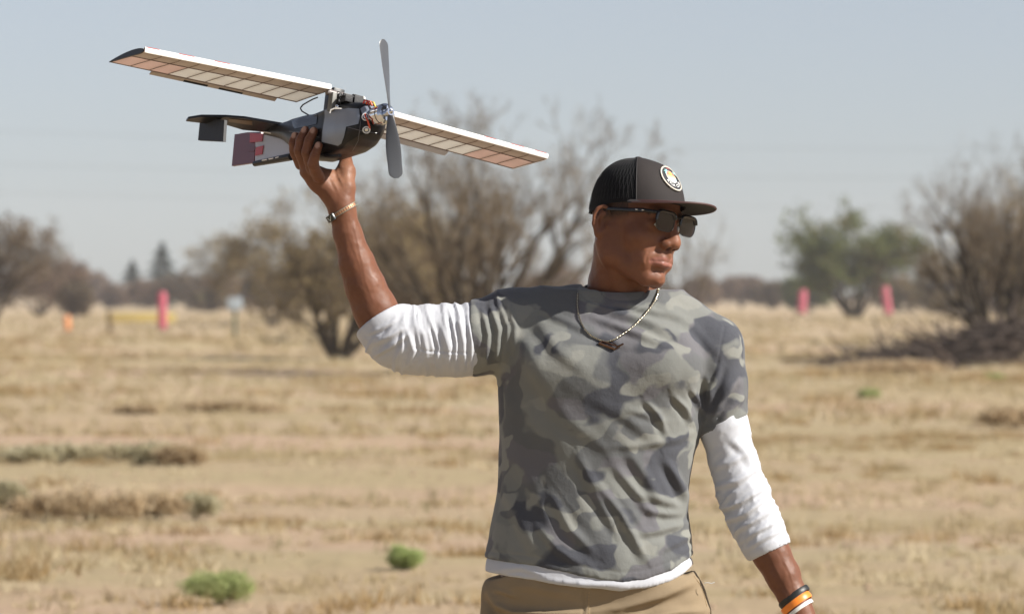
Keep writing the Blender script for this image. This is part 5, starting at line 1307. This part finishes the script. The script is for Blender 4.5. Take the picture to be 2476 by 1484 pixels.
mb = MB(); mb.tube([A(.160, -.020, .006), A(.168, -.023, -.004), A(.174, -.020, -.014), A(.168, -.012, -.022), A(.160, -.006, -.026)], .0017, 7); mb.build('wire', simple('wire_red', (.6, .07, .03), .4), motor)
# two-bladed propeller at rest
prop = MB(); cyl(prop, .213, .221, .0075, .0072); cyl(prop, .221, .228, .0045, .0015)
m_prop = simple('propeller_grey_nylon', (.075, .078, .085), .3, .1)
hub = prop.build('propeller_hub', m_chrome, air)
pt = onplane(929, 122, A(.217, 0, 0), Fd) - A(.217, 0, 0); pt /= np.linalg.norm(pt)
for sgn, L in ((1, .131), (-1, .119)):
    d = pt * sgn; cr = np.cross(Fd, d); G = []
    for i in range(26):
        r = i / 25; R_ = .004 + L * r; tw = math.radians(52 - 34 * r)
        cw_ = (.0050 + .0088 * math.sin(min(1, r * 1.35) * math.pi * .62)) * (1 - .0 * r) * (1 if r < .9 else math.sqrt(max(0, 1 - ((r - .9) / .105) ** 2)))
        cx_ = cr * math.cos(tw) + Fd * math.sin(tw); cn_ = Fd * math.cos(tw) - cr * math.sin(tw); th_ = .0021 * (1 - .65 * r)
        G.append([A(.217, 0, 0) + d * R_ + cx_ * cw_ * math.cos(a) + cn_ * th_ * math.sin(a) for a in np.arange(14) / 14 * 2 * math.pi])
    mb = MB(); mb.grid(G, close_v=True, cap=True); mb.build('propeller_blade', m_prop, air)

# pylon, servos and gear on top
pyl = MB(); pyl.box(A(.012, -.008, .056), (.016, .012, .026), MA, .002); pylon = pyl.build('pylon', m_black, air)
AX = np.stack([Pd, Fd, Nd], 1)
mb = MB(); mb.box(W(803, 247, -.075), (.0045, .008, .017), AX, .001); mb.build('mount_post', simple('grey_olive_plastic', (.14, .135, .12), .5), pylon)
mb = MB(); mb.tube([W(790, 222, -.05), W(882, 246, -.012)], .0062, 10); mb.build('spar_tube', simple('tube_brown_grey', (.20, .17, .16), .4), pylon)
mb = MB(); mb.box(W(826, 252, -.05), (.016, .016, .015), AX, .002); mb.box(W(846, 243, -.05), (.012, .014, .006), AX, .001); mb.build('gearbox', m_foam, pylon)
for px, py, dy, hx in ((860, 248, -.075, (.0095, .012, .0115)), (838, 240, -.085, (.008, .010, .007))):
    c0_ = W(px, py, dy); mb = MB(); mb.box(c0_, hx, AX, .0012); mb.box(c0_ + Nd * hx[2] * .55, (hx[0] * 1.35, hx[1] * .9, .0012), AX, .0004); sv = mb.build('servo', m_foam, pylon)
    for q in (-1, 1):
        mb = MB(); mb.ball(c0_ + Pd * q * hx[0] * 1.12 + Nd * (hx[2] * .55 + .0015) - Fd * -.004, (.0014, .0014, .0012), AX, 6); mb.build('screw', m_chrome, sv)
    mb = MB(); mb.box(c0_ + Nd * (hx[2] + .0016), (.008, .0026, .0011), AX, .0005); mb.build('servo_arm', m_black, sv)
mb = MB(); mb.ball(W(815, 258, -.09), (.0040, .0040, .0040), n=8); mb.ball(W(820, 264, -.09), (.0028, .0028, .0028), n=8); mb.ball(W(818, 261, -.088), (.0022, .0022, .0035), n=6); mb.build('ball_link', m_chrome, pylon)
mb = MB(); mb.ball(W(879, 240, -.06), (.0040, .0040, .0055), n=8); mb.build('knob', simple('knob_white', (.75, .75, .68), .4), pylon)
mb = MB(); 
for k in range(4):
    a = W(812 + k * 16, 230 + k * 5, -.07); mb.tube([a, a + np.array([.004, -.003, .006]), a + np.array([.010, -.002, .004]), a + np.array([.014, 0, -.008])], .0010, 5)
tag(mb.build('wiring', m_foam, pylon), kind='stuff')
mb = MB(); mb.tube([W(797, 274, -.10), W(800, 266, -.10), W(808, 263, -.10), W(822, 263, -.10), W(834, 265, -.10)], .0015, 6); mb.build('pushrod', m_wfilm, pylon)
# aerial / servo lead looping behind the pylon
mb = MB(); P = [onplane(x, y, A(-.02, -.030, 0), Pd) for x, y in ((768, 236), (757, 240), (744, 247), (732, 254), (726, 262), (730, 269), (740, 275), (752, 282))]
mb.tube(resample(P, .004), .0014, 7); mb.build('loose_lead', m_black, air)

# wings: measured leading and trailing edge corners, real section
CH = 126.0
def wing(root_le, tip_le, root_te, tip_te, nb, side, name, ail):
    """each corner = (px, py, dy)"""
    RL, TL, RT, TT = (W(*q) for q in (root_le, tip_le, root_te, tip_te))
    w = empty(name, (0, 0, 0)); w.parent = air; w.matrix_parent_inverse = Matrix.Translation(-Vector(air.location))
    def S(s, c, up):
        """s along span, c along chord 0..1, up in fractions of chord normal to the wing"""
        le, te = RL + (TL - RL) * s, RT + (TT - RT) * s; ch_ = te - le; sp = TL - RL
        n_ = np.cross(sp, ch_); n_ /= np.linalg.norm(n_); n_ = n_ if n_[2] > 0 else -n_
        return le + ch_ * c + n_ * up * np.linalg.norm(ch_)
    def top(c): return .125 * (max(c, 0) ** .36 * 1.02 * (1 - c) ** .95 + .30 * c * (1 - c)) + .002
    def bot(c): return -.022 * math.sin(min(1, c * 6) * math.pi / 2) * (1 - c) * (1 - .6 * c) - .001
    c_sp, c_te = .36, .985
    ns = nb
    def panel(s0, s1, c0, c1, fn, nm, mat, nc=6, nsp=2, off=0., parent=None, thick=0.):
        G = [[S(s, c, fn(c) + off) for c in np.linspace(c0, c1, nc)] for s in np.linspace(s0, s1, nsp)]
        mb = MB(); mb.grid(G)
        if thick:
            G2 = [[S(s, c, fn(c) + off + thick) for c in np.linspace(c0, c1, nc)] for s in np.linspace(s0, s1, nsp)]; mb.grid([r[::-1] for r in G2])
            for a, b_ in ((G[0], G2[0]), (G[-1], G2[-1]), ([r[0] for r in G], [r[0] for r in G2]), ([r[-1] for r in G], [r[-1] for r in G2])): mb.grid([a, b_])
        return mb.build(nm, mat, w if parent is None else parent, smooth=False)
    # leading edge: wrapped D-section
    mb = MB(); G = []
    for s in np.linspace(0, 1, 24):
        row = [S(s, c, top(c)) for c in np.linspace(.16, 0.03, 7)] + [S(s, .008, .064)] + [S(s, -.010, .050), S(s, -.018, .028), S(s, -.018, .0), S(s, -.010, -.020)] + [S(s, c, bot(c) - .006) for c in (.01, .035)]
        G.append(row)
    mb.grid(G); le = mb.build('leading_edge', m_lead, w)
    panel(0, 1, .030, c_sp, bot, 'lower_sheeting', m_sheet, 8, 2)
    panel(0, 1, c_sp - .012, c_sp + .006, bot, 'spar', m_rib, 2, 2, off=-.002, thick=-.006)
    ribs = np.linspace(0, 1, ns + 1)
    for i, s in enumerate(ribs):
        hw = .0018 / np.linalg.norm(TL - RL)
        G = []
        mb = MB()
        up_ = [S(s, c, top(c) - .004) for c in np.linspace(.02, c_te, 12)]; lo_ = [S(s, c, bot(c) - .0035) for c in np.linspace(.02, c_te, 12)]
        dv = (TL - RL) * hw * .5
        mb.grid([[q - dv for q in up_], [q + dv for q in up_], [q + dv for q in lo_], [q - dv for q in lo_]], close_u=True); mb.build('rib', m_rib, w, smooth=False)
    for i in range(ns):
        s0, s1 = ribs[i], ribs[i + 1]; tipside = s0 > .70
        panel(s0, s1, c_sp, c_te, bot, 'lower_covering', m_skinr if tipside else m_skinu, 5, 2)
        panel(s0, s1, .16, c_te, top, 'upper_covering', m_skinr if tipside else m_skinu, 8, 2)
    panel(0, 1, .955, 1.0, bot, 'trailing_edge', m_rib, 3, 2, off=-.001, thick=.010)
    # tip and root caps
    for s, nm, mt in ((1, 'wing_tip', m_black if side < 0 else m_lead), (0, 'wing_root', m_sheet)):
        cs = np.linspace(0, 1, 16); mb = MB(); o_ = (TL - RL) / np.linalg.norm(TL - RL) * (.0025 if s else -.0025)
        mb.grid([[S(s, c, top(c) + .002) + o_ * .0 for c in cs], [S(s, c, top(c)) + o_ for c in cs], [S(s, c, bot(c) - .002) + o_ for c in cs], [S(s, c, bot(c) - .004) for c in cs]]); mb.build(nm, mt, w, smooth=False)
    # aileron with thickness and a drooped hinge
    s0, s1, dep = ail
    mb = MB(); G = []
    for s in np.linspace(s0, s1, 3):
        G.append([S(s, 1.004, .006), S(s, 1.004 + dep, -.010 - dep * .35), S(s, 1.004 + dep, -.016 - dep * .35), S(s, 1.004, -.006)])
    mb.grid(G, close_v=True, cap=True); al = mb.build('aileron', m_palef if side > 0 else m_sheet, w, smooth=False)
    if side < 0:
        for q0, q1 in ((.28, .60),):
            mb = MB(); mb.grid([[S(s, 1.010, -.0075), S(s, 1.004 + dep * .94, -.018 - dep * .34)] for s in (q0, (q0 + q1) / 2 - .03)]); mb.build('aileron_film', m_black, al, smooth=False)
            mb = MB(); mb.grid([[S(s, 1.010, -.0078), S(s, 1.004 + dep * .94, -.0183 - dep * .34)] for s in ((q0 + q1) / 2 + .03, q1)]); mb.build('aileron_film', m_black, al, smooth=False)
    else:
        mb = MB(); q = S(.235, 1.03, -.03); mb.add([q, q + (TL - RL) * .03, q + (TL - RL) * .008 - np.array([0, 0, .016]), q + np.array([0, .002, 0]), q + (TL - RL) * .03 + np.array([0, .002, 0]), q + (TL - RL) * .008 - np.array([0, -.002, .016])], [(0, 1, 2), (3, 5, 4), (0, 3, 4, 1), (1, 4, 5, 2), (2, 5, 3, 0)]); mb.build('control_horn', m_dkmetal, al, smooth=False)
        mb = MB(); mb.tube([S(.25, 1.04, -.06), S(.26, .70, -.04), S(.30, .55, -.03)], .0012, 6); mb.build('pushrod', m_dkmetal, w)
    # red tape stripes over the leading edge
    for a in ((.925, .99), (.74, .82), (.55, .63)) if side < 0 else ((.93, .99), (.80, .87), (.66, .72)):
        mb = MB(); G = [[S(s, c, top(c) + .003) for c in np.linspace(.158, .03, 6)] + [S(s, .008, .068), S(s, -.008, .055)] for s in np.linspace(a[0], a[1], 3)]; mb.grid(G); mb.build('red_stripe', m_red, w)
    return w
wing((800, 214, -.053), (350, 124, -.268), (714, 247, .053), (266, 151, -.162), 10, -1, 'wing', (.10, .78, .06))
wing((868, 256, -.008), (1324, 381, .185), (782, 284, .098), (1238, 408, .291), 11, 1, 'wing', (.10, .66, .10))

# tail: boom, fin and rudder, stabiliser with a hanging end fin
bo = MB(); q0, q1 = A(-.20, 0, -.022), onplane(616, 396, A(0, 0, 0), Pd); q0 = onplane(705, 379, A(0, 0, 0), Pd)
bo.tube([q0, q1], [.0075, .0055], 8); bo.build('tail_boom', m_black, air)
def plate(name, poly, pt_, nrm, th, mat, parent):
    V = [onplane(x, y, pt_, nrm) for x, y in poly]; k = len(V); o = nrm / np.linalg.norm(nrm) * th / 2
    mb = MB(); mb.add([v - o for v in V] + [v + o for v in V], [tuple(range(k)), tuple(range(2 * k - 1, k - 1, -1))] + [(i, (i + 1) % k, k + (i + 1) % k, k + i) for i in range(k)])
    return mb.build(name, mat, parent, smooth=False)
cF = A(0, 0, 0)
fin = plate('fin', [(621, 325), (680, 322), (704, 333), (704, 379), (660, 386), (620, 392)], cF, Pd, .006, m_palef, air)
rud = plate('rudder', [(570, 326), (600, 321), (634, 320), (634, 340), (620, 345), (617, 394), (563, 402)], cF - Pd * .0, Pd, .005, m_maroon, air)
for poly in ([(605, 322), (636, 324), (634, 342), (604, 345)], [(619, 357), (637, 352), (634, 373), (617, 377)]):
    plate('hinge_tape', poly, cF - Pd * .0045, Pd, .001, m_red, fin)
plate('hinge_tape', [(596, 358), (617, 355), (615, 366), (600, 366)], cF - Pd * .0040, Pd, .001, m_maroon, fin)
for a, b_ in (((634, 388), (646, 386)), ((650, 385), (661, 383)), ((666, 382), (674, 380))):
    mb = MB(); mb.tube([onplane(*a, cF - Pd * .006, Pd), onplane(*b_, cF - Pd * .006, Pd)], .0013, 5); mb.build('clip', m_lead, fin)
Ns_ = Nd + Pd * .10; Ns_ /= np.linalg.norm(Ns_)
qs = onplane(668, 312, cF, Pd)
stab = plate('stabiliser', [(450, 291), (455, 285), (486, 280), (545, 280.5), (592, 284), (690, 301), (712, 312), (700, 320), (640, 317), (588, 312), (545, 299), (500, 297)], qs, Ns_, .0045, m_black, air)
plate('stabiliser_film', [(553, 287), (610, 293), (610, 303), (553, 295)], qs - Ns_ * .0028, Ns_, .0006, simple('brown_film', (.10, .055, .02), .35), stab)
qe = onplane(515, 292, qs, Ns_)
plate('end_fin', [(487, 289), (546, 291), (543, 343), (482, 340)], qe, Pd, .006, m_foam, air)
mb = MB(); mb.tube([onplane(632, 318, cF - Pd * .01, Pd), onplane(660, 323, cF - Pd * .01, Pd)], .0014, 6); mb.tube([onplane(666, 323, cF - Pd * .012, Pd), onplane(676, 326, cF - Pd * .012, Pd)], .0012, 6); mb.build('pushrod', m_lead, air)
# open handle strap gap under the belly
mb = MB(); mb.tube([onplane(x, y, A(0, -.02, 0), Pd) for x, y in ((775, 372), (790, 377), (806, 378), (822, 376))], .0035, 8); mb.build('belly_skid', m_foam, air)
